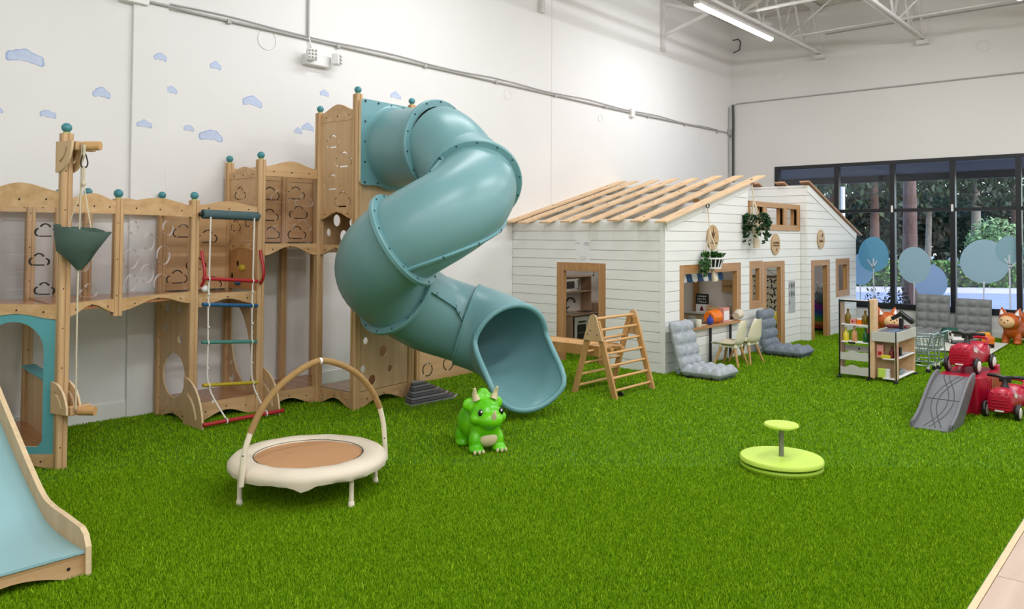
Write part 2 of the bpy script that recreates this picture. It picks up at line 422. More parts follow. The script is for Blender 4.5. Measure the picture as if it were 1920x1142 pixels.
# artificial turf: single blades, denser where the floor is seen close
def turf():
    rects = []
    P = []
    def scatter(n, x0, x1, y0, y1):
        return np.stack([rng.uniform(x0, x1, n), rng.uniform(y0, y1, n)], 1)
    Pn = scatter(900000, 0.4, 15.0, 0.79, 7.15)
    d = Pn[:, 0]*FW.x+Pn[:, 1]*FW.y; l = Pn[:, 0]*RT.x+Pn[:, 1]*RT.y
    vis = (d > 2.9) & (np.abs(l) < 0.68*d+0.3)
    keep = rng.uniform(0, 1, len(Pn)) < np.clip((6.0/np.maximum(d, 0.1))**1.5, 0.16, 1.0)
    A = Pn[vis & keep]
    Pn2 = scatter(900000, 0.8, 6.5, 0.79, 5.6)
    d = Pn2[:, 0]*FW.x+Pn2[:, 1]*FW.y; l = Pn2[:, 0]*RT.x+Pn2[:, 1]*RT.y
    vis = (d > 2.9) & (d < 5.6) & (np.abs(l) < 0.68*d+0.3)
    B = Pn2[vis & (rng.uniform(0, 1, len(Pn2)) < np.clip((5.9-d)/1.6, 0, 1))]
    Q = np.concatenate([A, B]); n = len(Q)
    dd = Q[:, 0]*FW.x+Q[:, 1]*FW.y
    an = rng.uniform(0, 2*PI, n); wd = rng.uniform(0.0020, 0.0034, n)*np.clip(dd/4.5, 1, 2.6); h = rng.uniform(0.012, 0.024, n)
    la = rng.uniform(0, 2*PI, n); lm = rng.uniform(0.002, 0.016, n)
    v = np.zeros((n, 3, 3), np.float32)
    v[:, 0, 0] = Q[:, 0]-np.cos(an)*wd; v[:, 0, 1] = Q[:, 1]-np.sin(an)*wd
    v[:, 1, 0] = Q[:, 0]+np.cos(an)*wd; v[:, 1, 1] = Q[:, 1]+np.sin(an)*wd
    v[:, 2, 0] = Q[:, 0]+np.cos(la)*lm; v[:, 2, 1] = Q[:, 1]+np.sin(la)*lm; v[:, 2, 2] = h
    me = bpy.data.meshes.new('turf'); me.vertices.add(3*n); me.vertices.foreach_set('co', v.reshape(-1))
    me.loops.add(3*n); me.loops.foreach_set('vertex_index', np.arange(3*n, dtype=np.int32))
    me.polygons.add(n); me.polygons.foreach_set('loop_start', np.arange(0, 3*n, 3, dtype=np.int32))
    at = me.attributes.new('tint', 'FLOAT', 'FACE')
    at.data.foreach_set('value', np.clip(rng.normal(0.5, 0.22, n), 0, 1).astype(np.float32))
    me.update(); me.materials.append(grass_mat())
    o = bpy.data.objects.new('turf_grass', me); COL.objects.link(o)
    tag(o, 'bright green artificial grass covering the play floor', 'grass', kind='stuff')
turf()
# base boards and wall relief
struct('baseboard_left', MB().box(X0, 8.28, WY-0.018, WY, 0, 0.145), WHITE, bevel=0.004)
struct('baseboard_right', MB().box(WX-0.018, WX, Y0, WY, 0, 0.12), WHITE, bevel=0.004)
struct('trim_2', MB().box(3.085, 3.40, WY-0.035, WY, 0, ZC), WALL, bevel=0.006)       # shallow pilaster
struct('trim_3', MB().box(9.137, 9.153, WY-0.004, WY, 0, ZC), WALLR)                     # panel joint
def round_patch(c, n, r):
    m = MB(); c = Vector(c); n = Vector(n)
    return m.lathe([(r*0.965, 0.0), (r*0.97, 0.006), (r*0.985, 0.008), (r, 0.006), (r, 0.0)], 40, c, n, cap=False)
k = 4
for c, r in (((4.436, WY, 3.60), 0.105), ((8.16, WY, 3.56), 0.075), ((10.40, WY, 3.50), 0.06), ((13.7, WY, 3.55), 0.05)):
    struct('trim_%d' % k, round_patch(c, (0, -1, 0), r), WALL, smooth=40); k += 1
for c, r in (((WX, 6.121, 4.753), 0.085), ((WX, 2.666, 4.816), 0.095)):
    struct('trim_%d' % k, round_patch(c, (-1, 0, 0), r), WALLR, smooth=40); k += 1
# ---------------- window 1
win = MB(); fw = 0.055
FX0, FX1 = WX-0.02, WX+0.10
ys = [6.235, 5.06, 4.10, 3.147, 2.195, 1.24, 0.29, -0.66, -1.7]
win.box(FX0, FX1, WYR, WYL, WT-0.07, WT); win.box(FX0, FX1, WYR, WYL, WB, WB+0.07)
wo = struct('window_1', win, BLACKM, bevel=0.003)
for i, y in enumerate(ys):
    yy = y-0.04 if i == 0 else y+0.04 if i == len(ys)-1 else y
    struct('mullion', MB().box(FX0, FX1, yy-0.04, yy+0.04, WB+0.07, WT-0.07), BLACKM, wo, bevel=0.003)
for i in range(len(ys)-1):
    struct('transom', MB().box(FX0+0.02, FX1-0.02, ys[i+1]+0.04, ys[i]-0.04, 2.085, 2.145), BLACKM, wo)
    for z0, z1 in ((WB+0.06, 2.09), (2.14, WT-0.06)):
        struct('pane', MB().box(WX+0.03, WX+0.036, ys[i+1]+0.03, ys[i]-0.03, z0, z1), PANE, wo)
for y in (4.10, 3.147):
    struct('window_sensor', MB().box(FX0-0.012, FX0, y-0.018, y+0.018, 2.08, 2.20), WPLAS, wo, bevel=0.003)
struct('window_sill', MB().box(WX-0.03, WX+0.02, WYR, WYL, WB-0.025, WB-0.001), BLACKM, wo, bevel=0.003)
# tree stickers on the glass
def decal(label, crowns, stems):
    y, z = crowns[0][0], crowns[0][1]
    t = thing('tree_sticker', label, 'sticker', (WX+0.03, stems[0][0][0], 0.47), world=True, group='tree stickers on the window')
    for i, (cy, cz, ry, rz_, mi, lay, egg) in enumerate(crowns):
        pts = []
        for q in range(40):
            a = 2*PI*q/40; s = math.sin(a)
            pts.append((cy+ry*math.cos(a)*(1-egg*s), cz+rz_*s))
        MB().prism(pts, [], 0.0012, (WX+0.028-lay*0.0014, 0, 0), (0, 1, 0), (0, 0, 1)).build('crown', DECALS[mi], t)
    for (a, b, wd) in stems:
        MB().bar((WX+0.0225, a[0], a[1]), (WX+0.0225, b[0], b[1]), wd, 0.0012, up=(1, 0, 0)).build('stem', DECALSTEM, t)
decal('teal blue tree sticker with forked stem next to playhouse gable', [(4.432, 1.331, 0.26, 0.315, 0, 1, 0.06)],
      [((4.425, 0.47), (4.432, 1.26), 0.022), ((4.43, 1.08), (4.53, 1.24), 0.02), ((4.43, 1.10), (4.37, 1.22), 0.018)])
decal('periwinkle tree sticker half hidden behind the playhouse corner', [(4.64, 1.06, 0.2, 0.29, 1, 0, 0.05)], [((4.66, 0.47), (4.66, 0.78), 0.02)])
decal('pale grey blue tree sticker overlapping a lower bluer one', [(3.757, 1.155, 0.26, 0.32, 2, 1, -0.04)], [((3.765, 0.47), (3.76, 0.86), 0.02)])
decal('low periwinkle tree sticker leaning out behind a paler one', [(3.50, 0.875, 0.26, 0.29, 3, 0, 0.05)], [((3.515, 0.47), (3.51, 0.6), 0.015)])
decal('largest pale blue tree sticker in the third window bay', [(2.69, 1.245, 0.36, 0.365, 2, 0, 0.04)], [((2.71, 0.47), (2.70, 0.92), 0.024)])
decal('small sage blue tree sticker with branched stem beside the largest', [(2.335, 1.44, 0.20, 0.23, 4, 1, 0.05)],
      [((2.33, 0.47), (2.335, 1.36), 0.024), ((2.335, 1.15), (2.23, 1.25), 0.02), ((2.335, 1.20), (2.40, 1.30), 0.02)])
# ---------------- ceiling joists (open-web steel), with bridging
TZ, BZ = 5.93, 5.06
def joist(y, label):
    t = thing('steel_joist', label, 'joist', (6, y, BZ), world=True, group='white steel ceiling joists')
    for dy in (-0.03, 0.03):
        MB().bar((X0, y+dy, BZ), (14.55, y+dy, BZ), 0.045, 0.05).build('bottom_chord', WHITESTEEL, t)
    MB().bar((14.5, y, BZ), (WX, y, BZ+0.03), 0.06, 0.05).build('chord_end', WHITESTEEL, t)
    MB().box(X0, WX, y-0.06, y+0.06, TZ-0.06, TZ).build('top_chord', WHITESTEEL, t)
    MB().box(14.85, WX, y-0.09, y+0.09, BZ-0.09, BZ-0.02).build('bearing_seat', WHITESTEEL, t)
    n = 20; x = X0
    first = None
    for i in range(n):
        x0 = X0+i*0.9; x1 = x0+0.45; x2 = x0+0.9
        for a, b in (((x0, BZ), (x1, TZ-0.05)), ((x1, TZ-0.05), (x2, BZ))):
            if b[0] > WX: continue
            MB().bar((a[0], y, a[1]), (b[0], y, b[1]), 0.03, 0.03).build('web_rod', WHITESTEEL, t)
for y, lb in ((5.33, 'white open-web joist carrying the lit strip lamp'), (3.56, 'white open-web joist at far top right, no lamp on it'),
              (1.79, 'white open-web ceiling joist over the room middle'), (0.02, 'white open-web ceiling joist over the wood floor edge')):
    joist(y, lb)
br = thing('joist_bridging', 'white pipe bridging tying the ceiling joists together', 'bridging', (11.6, 5, 5.1), world=True)
for (xa, ya, za, yb, zb, r) in ((11.55, 5.33, 5.10, 3.56, 5.10, 0.028), (11.55, 3.56, 5.1, 1.79, 5.1, 0.028), (11.5, 5.33, 5.08, 3.56, 5.88, 0.03), (11.6, 3.56, 5.08, 5.33, 5.88, 0.03),
                                (11.5, 3.56, 5.08, 1.79, 5.88, 0.03), (13.4, 5.33, 5.08, 4.2, 5.88, 0.018), (13.4, 3.56, 5.08, 2.7, 5.88, 0.018), (13.4, 5.33, 5.08, 3.56, 5.10, 0.012), (13.4, 3.56, 5.08, 1.79, 5.1, 0.012)):
    MB().tube([(xa, ya, za), (xa, yb, zb)], r, 8).build('brace', WHITESTEEL, br, smooth=50)
wb = thing('wall_bracket', 'white steel bracket bracing the joist at the left wall', 'bracket', (12.29, WY, 4.92), world=True)
MB().box(12.24, 12.34, WY-0.07, WY, 4.90, 5.92).build('upright', WHITESTEEL, wb)
MB().bar((12.29, WY-0.03, 5.75), (12.8, 5.36, 5.20), 0.06, 0.06).build('arm', WHITESTEEL, wb)
MB().bar((12.29, WY-0.03, 5.18), (12.55, 6.4, 5.5), 0.05, 0.05).build('strut', WHITESTEEL, wb)
w2 = thing('wall_bracket', 'short white bracket on the left wall above the tube slide', 'bracket', (8.86, WY, 4.84), world=True)
MB().box(8.82, 8.90, WY-0.07, WY, 4.84, 5.92).build('upright', WHITESTEEL, w2)
MB().bar((8.86, WY-0.03, 5.8), (9.3, 5.4, 5.25), 0.06, 0.06).build('arm', WHITESTEEL, w2)
# ---------------- strip lamps
def strip_lamp(x, y, z, L, label, group=None, power=1.0):
    t = thing('strip_lamp', label, 'lamp', (x, y, z), 0, group)
    m = MB().box(-L/2, L/2, -0.05, 0.05, 0.03, 0.075); m.build('housing', WHITESTEEL, t, bevel=0.004)
    d = MB(); pr = []
    for i in range(9): a = PI+PI*i/8; pr.append((0.05*math.cos(a), 0.03+0.045*math.sin(a)))
    d.prism(pr, [], L-0.02, (0, 0, 0), (0, 1, 0), (0, 0, 1)); d.build('diffuser', LED, t, smooth=40)
    for sx in (-1, 1): MB().cyl((sx*L*0.35, 0, 0.07), (sx*L*0.35, 0, 0.24), 0.008, 6).build('hanger', CONDUIT, t)
    for tilt, e in ((0, 0.8), (62, 0.6), (-62, 0.6)):          # the diffuser is a half tube: it shines down and to both sides
        ld = bpy.data.lights.new('strip_light', 'AREA'); ld.shape = 'RECTANGLE'; ld.size = L-0.04; ld.size_y = 0.05
        ld.energy = LAMP_W*e*power; ld.color = (0.955, 0.965, 1.0); lo = bpy.data.objects.new('strip_light', ld); COL.objects.link(lo)
        lo.parent = t; lo.rotation_euler = (math.radians(tilt), 0, 0)
        lo.location = (0, 0.075*math.sin(math.radians(tilt)), 0.03-0.065*math.cos(math.radians(tilt)))
strip_lamp(11.30, 5.28, 4.86, 2.55, 'lit white strip lamp under the joist at top right', None, 0.75)
for i, (x, y) in enumerate(((5.9, 5.2), (11.3, 1.79), (7.1, 1.79), (2.9, 1.79), (-1.3, 1.79), (11.3, -1.8), (7.1, -1.8), (2.9, -1.8), (-1.3, -1.8))):
    strip_lamp(x, y, 4.86, 2.55, 'lit white strip lamp hung high above the picture', 'strip lamps above the picture', 0.62 if i == 0 else 1.25)
# ---------------- conduits, cables, emergency light
c1 = thing('wall_conduit', 'grey conduit run with a junction box along the left wall', 'conduit', (8, WY, 3.69), world=True)
MB().tube([(2.6, WY-0.03, 3.70), (3.1, WY-0.055, 3.70), (3.4, WY-0.055, 3.70), (3.6, WY-0.025, 3.70), (11.2, WY-0.025, 3.69), (14.85, WY-0.025, 3.73), (WX-0.03, WY-0.03, 3.66)], 0.013, 8).build('pipe', CONDUIT, c1, smooth=50)
pts = [(3.42+i*0.55, WY-0.02, 3.735+0.012*math.sin(i*1.7)) for i in range(21)]
MB().tube(smooth_pts(pts, 4), 0.007, 6).build('cable', CONDUIT, c1, smooth=50)
MB().box(11.24, 11.34, WY-0.06, WY, 3.62, 3.76).build('junction_box', WPLAS, c1, bevel=0.005)
MB().cyl((4.915, WY-0.025, 3.72), (4.915, WY-0.025, ZC), 0.013, 8).build('riser', CONDUIT, c1, smooth=50)
for x in np.arange(4.0, 14.6, 1.3): MB().box(x-0.02, x+0.02, WY-0.045, WY, 3.672, 3.712).build('clip', CONDUIT, c1)
c2 = thing('wall_conduit', 'thin grey conduit crossing the window wall above the glass', 'conduit', (WX, 4, 4.31), world=True)
MB().tube([(WX-0.02, 7.06, 3.95), (WX-0.02, 7.07, 4.29), (WX-0.02, 7.0, 4.315), (WX-0.02, -4.5, 4.29)], 0.012, 8).build('pipe', CONDUIT, c2, smooth=50)
c3 = thing('cable_bundle', 'dark cable bundle running down the room corner', 'cable', (WX, WY, 3), world=True)
MB().tube(smooth_pts([(WX-0.03, WY-0.09, 0.3), (WX-0.035, WY-0.085, 2.0), (WX-0.03, WY-0.08, 3.4), (WX-0.04, WY-0.09, 3.9), (WX-0.03, WY-0.08, 4.3)], 5), 0.022, 6).build('dark_cable', DARKLINE, c3, smooth=50)
MB().tube(smooth_pts([(WX-0.09, WY-0.02, 2.2), (WX-0.1, WY-0.02, 3.4), (WX-0.085, WY-0.02, 4.25)], 5), 0.012, 6).build('grey_cable', CONDUIT, c3, smooth=50)
MB().box(WX-0.14, WX-0.06, WY-0.06, WY, 3.68, 3.80).build('connector', CONDUIT, c3, bevel=0.005)
c4 = thing('pipe_loop', 'small dark pipe loop high in the room corner', 'pipe', (WX, 7.04, 5.3), world=True)
MB().tube([(WX-0.01, 7.10, 5.62), (WX-0.02, 6.97, 5.62), (WX-0.02, 6.93, 5.56), (WX-0.02, 6.95, 5.40), (WX-0.02, 7.08, 5.36)], 0.012, 6).build('loop', DARKLINE, c4)
c5 = thing('wall_conduit', 'slim pipe high on the window wall above two round patches', 'conduit', (WX, 4, 5.4), world=True)
MB().tube([(WX-0.02, 5.25, 5.44), (WX-0.02, 0, 5.44)], 0.012, 6).build('pipe', CONDUIT, c5)
# narrow box duct joined at the top left
c6 = thing('cable_trunking', 'white cable trunking box at the top of the left wall', 'trunking', (2.8, WY, 3.75), world=True)
MB().box(1.4, 3.04, WY-0.05, WY, 3.70, 3.765).build('trunk', WHITE, c6, bevel=0.004)
MB().box(2.96, 3.20, WY-0.085, WY, 3.66, 3.80).build('box', WHITE, c6, bevel=0.005)
e = thing('emergency_light', 'white twin-head emergency light fixed below the conduit', 'lamp', (5.03, WY, 3.42), world=True)
MB().box(4.86, 5.17, WY-0.09, WY, 3.42, 3.535).build('body', WPLAS, e, bevel=0.008)
for x, rz in ((4.885, -20), (5.20, 40)):
    h = MB(); R = Matrix.Rotation(math.radians(rz), 3, 'Z')
    h.obox((x, WY-0.14, 3.51), R @ V(0.055, 0, 0), R @ V(0, 0.04, 0), (0, 0, 0.06)); hd = h.build('lamp_head', WPLAS, e, bevel=0.012)
    g = MB()
    for i in range(3):
        for j in range(3): g.sph(V(x, WY-0.14, 3.51)+R @ V(-0.034+0.034*i, -0.042, -0.036+0.036*j), (0.013, 0.008, 0.013), 8, 6)
    g.build('reflector_cells', CONDUIT, hd, smooth=60)
MB().tube(smooth_pts([(4.95, WY-0.03, 3.53), (4.955, WY-0.03, 3.6), (4.92, WY-0.03, 3.72)], 5), 0.01, 6).build('cord', WPLAS, e, smooth=60)
# ---------------- painted clouds (stickers)
def cloud_pts(wd, ht, seed):
    R = random.Random(seed); lobes = []
    n = 5
    for i in range(n):
        u = -0.5+(i+0.5)/n; hh = (1-abs(u)*1.6)*0.5
        lobes.append((u*wd*0.9, ht*(hh*0.6-0.1)+R.uniform(-.08, .08)*ht, ht*(0.22+hh*0.34)))
    lobes.append((-0.4*wd, -0.12*ht, 0.2*ht)); lobes.append((0.42*wd, -0.2*ht, 0.2*ht))
    out = []
    for q in range(72):
        a = 2*PI*q/72; d = Vector((math.cos(a), math.sin(a))); best = 0.02
        o = Vector((0, -0.05*ht))
        for (lx, ly, lr) in lobes:
            c = Vector((lx, ly))-o; b = c.dot(d); disc = b*b-c.dot(c)+lr*lr
            if disc > 0: best = max(best, b+math.sqrt(disc))
        out.append((o.x+d.x*best, o.y+d.y*best))
    return out
CL = [(2.242, 3.028, 64, 26, 'large blue cloud sticker at far left of the wall'), (2.837, 2.821, 30, 19, 'round blue cloud sticker left of the pilaster'), (2.42, 2.59, 26, 14, 'small cloud sticker just left of the pulley post ball'),
      (3.328, 3.218, 22, 14, 'small cloud sticker high on the pilaster edge'), (3.884, 3.238, 20, 14, 'small cloud sticker right of the pilaster, below the conduit'), (3.452, 2.938, 20, 12, 'tiny cloud sticker on the right edge of the pilaster'),
      (4.283, 2.939, 38, 19, 'medium cloud sticker above the middle tower'), (3.194, 2.592, 28, 13, 'flat cloud sticker low on the pilaster'), (3.627, 2.605, 18, 11, 'tiny cloud sticker beside the big low cloud'),
      (3.846, 2.552, 46, 21, 'big low cloud sticker above the two post balls'), (5.147, 3.147, 18, 11, 'tiny cloud sticker above the tall tower ball'), (4.941, 2.753, 24, 13, 'cloud sticker touching the left side of the tall tower'),
      (6.16, 3.264, 24, 12, 'cloud sticker behind the top of the tube slide panel'), (4.823, 2.706, 14, 10, 'tiniest cloud sticker left of the tall tower'), (2.06, 2.578, 14, 9, 'cloud sticker cut by the left picture edge')]
for i, (x, z, wp, hp, lb) in enumerate(CL):
    pm = 1/210.0*(1+0.11*(x-3.0)/1.0*1.0) if x > 3 else 1/225.0
    yy = WY-0.036 if 3.07 < x < 3.40 else WY-0.001
    t = thing('cloud_sticker', lb, 'sticker', (x, yy, z), group='cloud stickers on the left wall')
    P = cloud_pts(wp*pm*1.0, hp*pm*1.15, i)
    MB().prism(P, [], 0.001, (0, -0.0005, 0), (1, 0, 0), (0, 0, 1)).build('cloud_outline', CLOUDE, t)
    MB().prism([(a*0.9, b*0.86) for a, b in P], [], 0.001, (0, -0.0016, 0), (1, 0, 0), (0, 0, 1)).build('cloud_fill', CLOUD, t)

# ================================================================== OUTSIDE
gz = -0.10
struct('ground_parking', MB().box(WX+0.2, 90, -40, 60, gz-0.1, gz), ASPH).name = 'floor'
def out_pt(px, dep):
    """a spot outside: lateral fraction of the view and distance (plain polar placing of trees)"""
    l = (px-960)/1487.75*dep; return V(FW.x*dep+RT.x*l, FW.y*dep+RT.y*l, gz)
hd0, hd1 = out_pt(1400, 27.0), out_pt(2080, 26.0)
kd = (hd1-hd0).normalized(); kn = V(-kd.y, kd.x, 0)
tag(MB().bar(hd0-kn*-0.0-kd*4+V(0, 0, 0.08), hd1+kd*6+V(0, 0, 0.08), 1.9, 0.16).build('kerb_island', KERB), 'pale concrete kerb island carrying the hedge', 'kerb')
tag(MB().bar(hd0+kn*9-kd*30+V(0, 0, 0.03), hd1+kn*9+kd*40+V(0, 0, 0.03), 13, 0.06).build('mulch_bed', EARTH), 'dark mulch strip under the trees beyond the hedge', 'mulch bed')
tag(MB().bar(hd0+kn*30-kd*60+V(0, 0, 0.05), hd1+kn*30+kd*60+V(0, 0, 0.05), 22, 0.1).build('far_road', ROADFAR), 'pale far road glimpsed between the tree trunks', 'road')
def leaves(n, c, r, size, m, name, parent=None, squash=1.0, boxy=False):
    c = Vector(c)
    if boxy:
        P = rng.uniform(-1, 1, (n, 3))*np.array(r); ax = rng.integers(0, 3, n); sg = rng.choice([-1, 1], n)
        for q in range(3):
            s = ax == q; P[s, q] = (sg[s]*r[q]) if q < 2 else r[q]
        P = P*rng.uniform(0.9, 1.06, (n, 1))
    else:
        P = rng.normal(0, 1, (n, 3)); P /= np.linalg.norm(P, axis=1)[:, None]
        P *= (rng.uniform(0.15, 1, (n, 1))**0.5)*np.array(r)
    A = rng.normal(0, 1, (n, 3)); A /= np.linalg.norm(A, axis=1)[:, None]; B = np.cross(A, rng.normal(0, 1, (n, 3))); B /= np.linalg.norm(B, axis=1)[:, None]
    s = rng.uniform(0.6, 1.3, (n, 1))*size
    v = np.stack([P-A*s, P+B*s*0.5, P+A*s, P-B*s*0.5], 1)+np.array(c)
    m_ = MB(); m_.v = [tuple(q) for q in v.reshape(-1, 3)]; m_.f = [(4*i, 4*i+1, 4*i+2, 4*i+3) for i in range(n)]; m_.mi = [0]*n
    return m_.build(name, m, parent)
def tree(px, dep, h, tr, cr, lab, bark=BARK, lm=0, n=2200, ch=None, lean=0, fork=True, ls=0.16):
    b = out_pt(px, dep); t = thing('tree', lab, 'tree', tuple(b), world=True, group='trees outside the window')
    R = random.Random(px); ch = ch or h*0.75
    tp = [b+V(0, 0, -0.05), b+V(lean*0.3, lean*0.2, h*0.3), b+V(lean*0.8, lean*0.5, h*0.62), b+V(lean, lean, h*0.95)]
    MB().tube(smooth_pts(tp, 4), [tr*1.15-tr*0.75*i/12 for i in range(13)], 10).build('trunk', bark, t, smooth=60)
    if fork:
        for q in range(4):
            a = R.uniform(0, 2*PI); s = tp[2] if q % 2 else tp[1]*0.4+tp[2]*0.6
            e2 = s+V(math.cos(a)*cr*0.6, math.sin(a)*cr*0.6, h*0.3)
            MB().tube(smooth_pts([s, s+(e2-s)*0.5+V(0, 0, 0.3), e2], 4), [tr*0.45-tr*0.3*i/8 for i in range(9)], 7).build('branch', bark, t, smooth=60)
    f = leaves(n, b+V(lean, lean, ch), (cr, cr, h*0.42), ls, TREELEAF[lm], 'foliage', t); f['kind'] = 'stuff'
tree(1706, 19.3, 9.5, 0.165, 3.0, 'thick reddish straight trunk tree nearest the window', ch=8.2, fork=False, n=2400)
tree(1738, 36, 8, 0.13, 3.6, 'thin pale leaning tree right of the thick trunk', bark=BARKP, lean=-0.6, n=2600)
tree(1830, 34, 9, 0.2, 5.0, 'grey forked tree in the third window bay', bark=BARKP, n=4200)
tree(1640, 32, 9, 0.18, 4.6, 'dark leafy tree in the second window bay', n=4200, ch=6.4)
tree(1905, 38, 10, 0.22, 5.2, 'broad tree at the right end of the window', n=4200)
tree(1560, 36, 9, 0.18, 4.6, 'leafy tree above the playhouse gable roof', n=4000)
tree(1480, 30, 8, 0.15, 3.6, 'leafy tree at the left end of the window', n=3200)
tree(1765, 46, 10, 0.2, 5.4, 'dark far tree behind the pale leaning one', lm=1, n=4200)
tree(1980, 30, 9, 0.2, 4.0, 'tree just past the right picture edge', n=2600)
tree(1868, 52, 11, 0.22, 6, 'tall far tree behind the forked one', lm=1, n=4200)
tree(1605, 50, 10, 0.2, 5.6, 'far dark tree behind the second bay', lm=1, n=4200)
tree(1690, 55, 11, 0.2, 6, 'far dark tree behind the thick trunk', lm=1, n=4200)
for i, (px, dep, r, lb) in enumerate(((1862, 30, 1.0, 'pale silvery shrub below the forked tree'), (1625, 44, 2.6, 'dark undergrowth mass behind second bay'), (1700, 46, 2.6, 'dark undergrowth mass behind thick trunk'), (1775, 45, 2.6, 'dark undergrowth mass near the pale leaning tree'),
                           (1845, 44, 2.6, 'dark undergrowth mass behind silvery shrub'), (1920, 44, 2.8, 'dark undergrowth mass at right picture edge'), (1550, 44, 2.8, 'dark undergrowth mass behind the gable'))):
    b = out_pt(px, dep); t = thing('shrub', lb, 'shrub', tuple(b), world=True, group='shrubs outside')
    MB().tube([b, b+V(0.1, 0, r)], 0.06, 6).build('stem', BARK, t)
    z = 1.0 if i == 0 else 2.0
    leaves(1500 if i == 0 else 2600, b+V(0, 0, 1.4 if i == 0 else 2.6), (r, r, r*1.2 if i == 0 else 2.2), 0.09 if i == 0 else 0.2, TREELEAF[2 if i == 0 else 1], 'foliage', t)['kind'] = 'stuff'
hd = thing('hedge', 'clipped green hedge along the car park kerb', 'hedge', tuple((hd0+hd1)/2), world=True)
n = 9
for i in range(n):
    c = hd0+(hd1-hd0)*((i+0.5)/n); L = (hd1-hd0).length/n
    m_ = leaves(1300, (0, 0, 0), (L*0.52, 0.6, 0.42), 0.06, HEDGE, 'hedge_section', hd, boxy=True)
    me = m_.data; me.transform(Matrix.Translation(Vector(OFF[hd.name]))); me.transform(Matrix.Translation(c+V(0, 0, 0.55)-Vector(OFF[hd.name])) @ Matrix.Rotation(math.atan2(kd.y, kd.x), 4, 'Z')); m_['kind'] = 'stuff'
    MB().bar(c-kd*L*0.5+V(0, 0, 0.5), c+kd*L*0.5+V(0, 0, 0.5), 0.9, 0.62).build('hedge_core', TREELEAF[1], hd)
so = thing('roof_overhang', 'dark soffit of the roof overhang outside the window', 'soffit', (WX+1.8, 3, 2.95), world=True)
MB().box(WX+0.2, WX+3.2, -6, 9, 2.98, 3.12).build('soffit_board', SOFFIT, so)
MB().box(WX+3.1, WX+3.25, -6, 9, 2.84, 3.3).build('fascia', SOFFIT, so)
pc = out_pt(1576, 21.2); tag(MB().box(pc.x-0.09, pc.x+0.09, pc.y-0.09, pc.y+0.09, gz, 3.0).build('overhang_post', WHITESTEEL), 'white square post outside the second window bay', 'post')
for i, (y, x) in enumerate(((4.75, 16.0), (4.5, 16.2), (4.25, 16.1))):
    t = thing('border_plant', 'dark twiggy border plant outside the second bay, %s' % ['against the gable', 'middle of three', 'nearest the mullion'][i], 'plant', (x, y, gz), group='border plants')
    MB().tube([(0, 0, 0), (0.02, 0, 0.5)], 0.01, 5).build('stem', BARK, t)
    leaves(160, (0, 0, 0.42), (0.2, 0.16, 0.42), 0.035, TREELEAF[1], 'foliage', t)['kind'] = 'stuff'

# ================================================================== WOODEN PLAY STRUCTURE
PS = thing('play_structure', 'long wooden play structure with posts, clear panels and teal ball finials along the wall', 'play structure', (3.6, 6.5, 0), world=True)
pp = {'Af': (2.12, 5.92), 'Al': (1.715, 6.388), 'M': (2.56, 6.12), 'C': (3.350, 6.498), 'D': (3.985, 6.504), 'E': (4.612, 6.481), 'F': (4.638, 5.932), 'G': (5.375, 6.003),
      'b0': (2.02, 7.05), 'b1': (2.27, 7.05), 'bA': (2.48, 7.05), 'b2': (2.70, 7.05), 'b3': (3.34, 7.07), 'b4': (4.0, 7.08), 'b5': (4.98, 7.08), 'b6': (5.38, 6.60)}
def post(x, y, z0, z1, ball=True, r=0.032):
    m = MB(); P = []; g_ = r*0.16; c_ = r*0.22       # square post, chamfered, with a routed groove in every face
    for q in range(4):
        for (a, b) in ((r, -r+c_), (r, -g_), (r-g_*1.2, -g_), (r-g_*1.2, g_), (r, g_), (r, r-c_)):
            ca, sa = ((1, 0), (0, 1), (-1, 0), (0, -1))[q]; P.append((a*ca-b*sa, a*sa+b*ca))
    m.prism(P, [], z1-z0, (x, y, (z0+z1)/2), (1, 0, 0), (0, 1, 0))
    o = m.build('post', POSTW, PS)
    g = MB(); z = z0+0.15
    if ball:
        MB().cyl((x, y, z1), (x, y, z1+0.012), r*0.66, 14).build('finial_collar', LIMEC, o, smooth=50)
        MB().sph((x, y, z1+0.042), (0.034, 0.034, 0.033), 18, 12).build('finial_ball', TEALB, o, smooth=180)
    b = MB()
    while z < z1-0.05:
        d = Vector((-x, -y, 0)).normalized(); p = V(x, y, z)+d*(r*0.98); b.sph(p, 0.0062, 6, 4); z += 0.27
    b.build('bolts', BOLT, o)
    return o
for k, z0, z1 in (('Af', 0, 2.30), ('M', 1.0, 1.87), ('C', 0, 1.90), ('D', 0, 2.30), ('E', 0, 2.80), ('F', 0, 2.93), ('G', 0, 2.93),
                  ('b1', 0, 1.93), ('bA', 1.0, 1.90), ('b2', 1.0, 1.92), ('b3', 0, 1.92), ('b4', 0, 2.30), ('b5', 0, 2.24), ('b0', 0, 1.9), ('Al', 0, 1.9), ('b6', 0, 2.9)):
    post(pp[k][0], pp[k][1], z0, z1, r=0.036 if k in ('Af', 'F', 'C', 'D', 'E') else 0.032)
def bay(a, b):
    A, B = V(*pp[a], 0), V(*pp[b], 0); d = (B-A); L = d.length; return A, d.normalized(), L
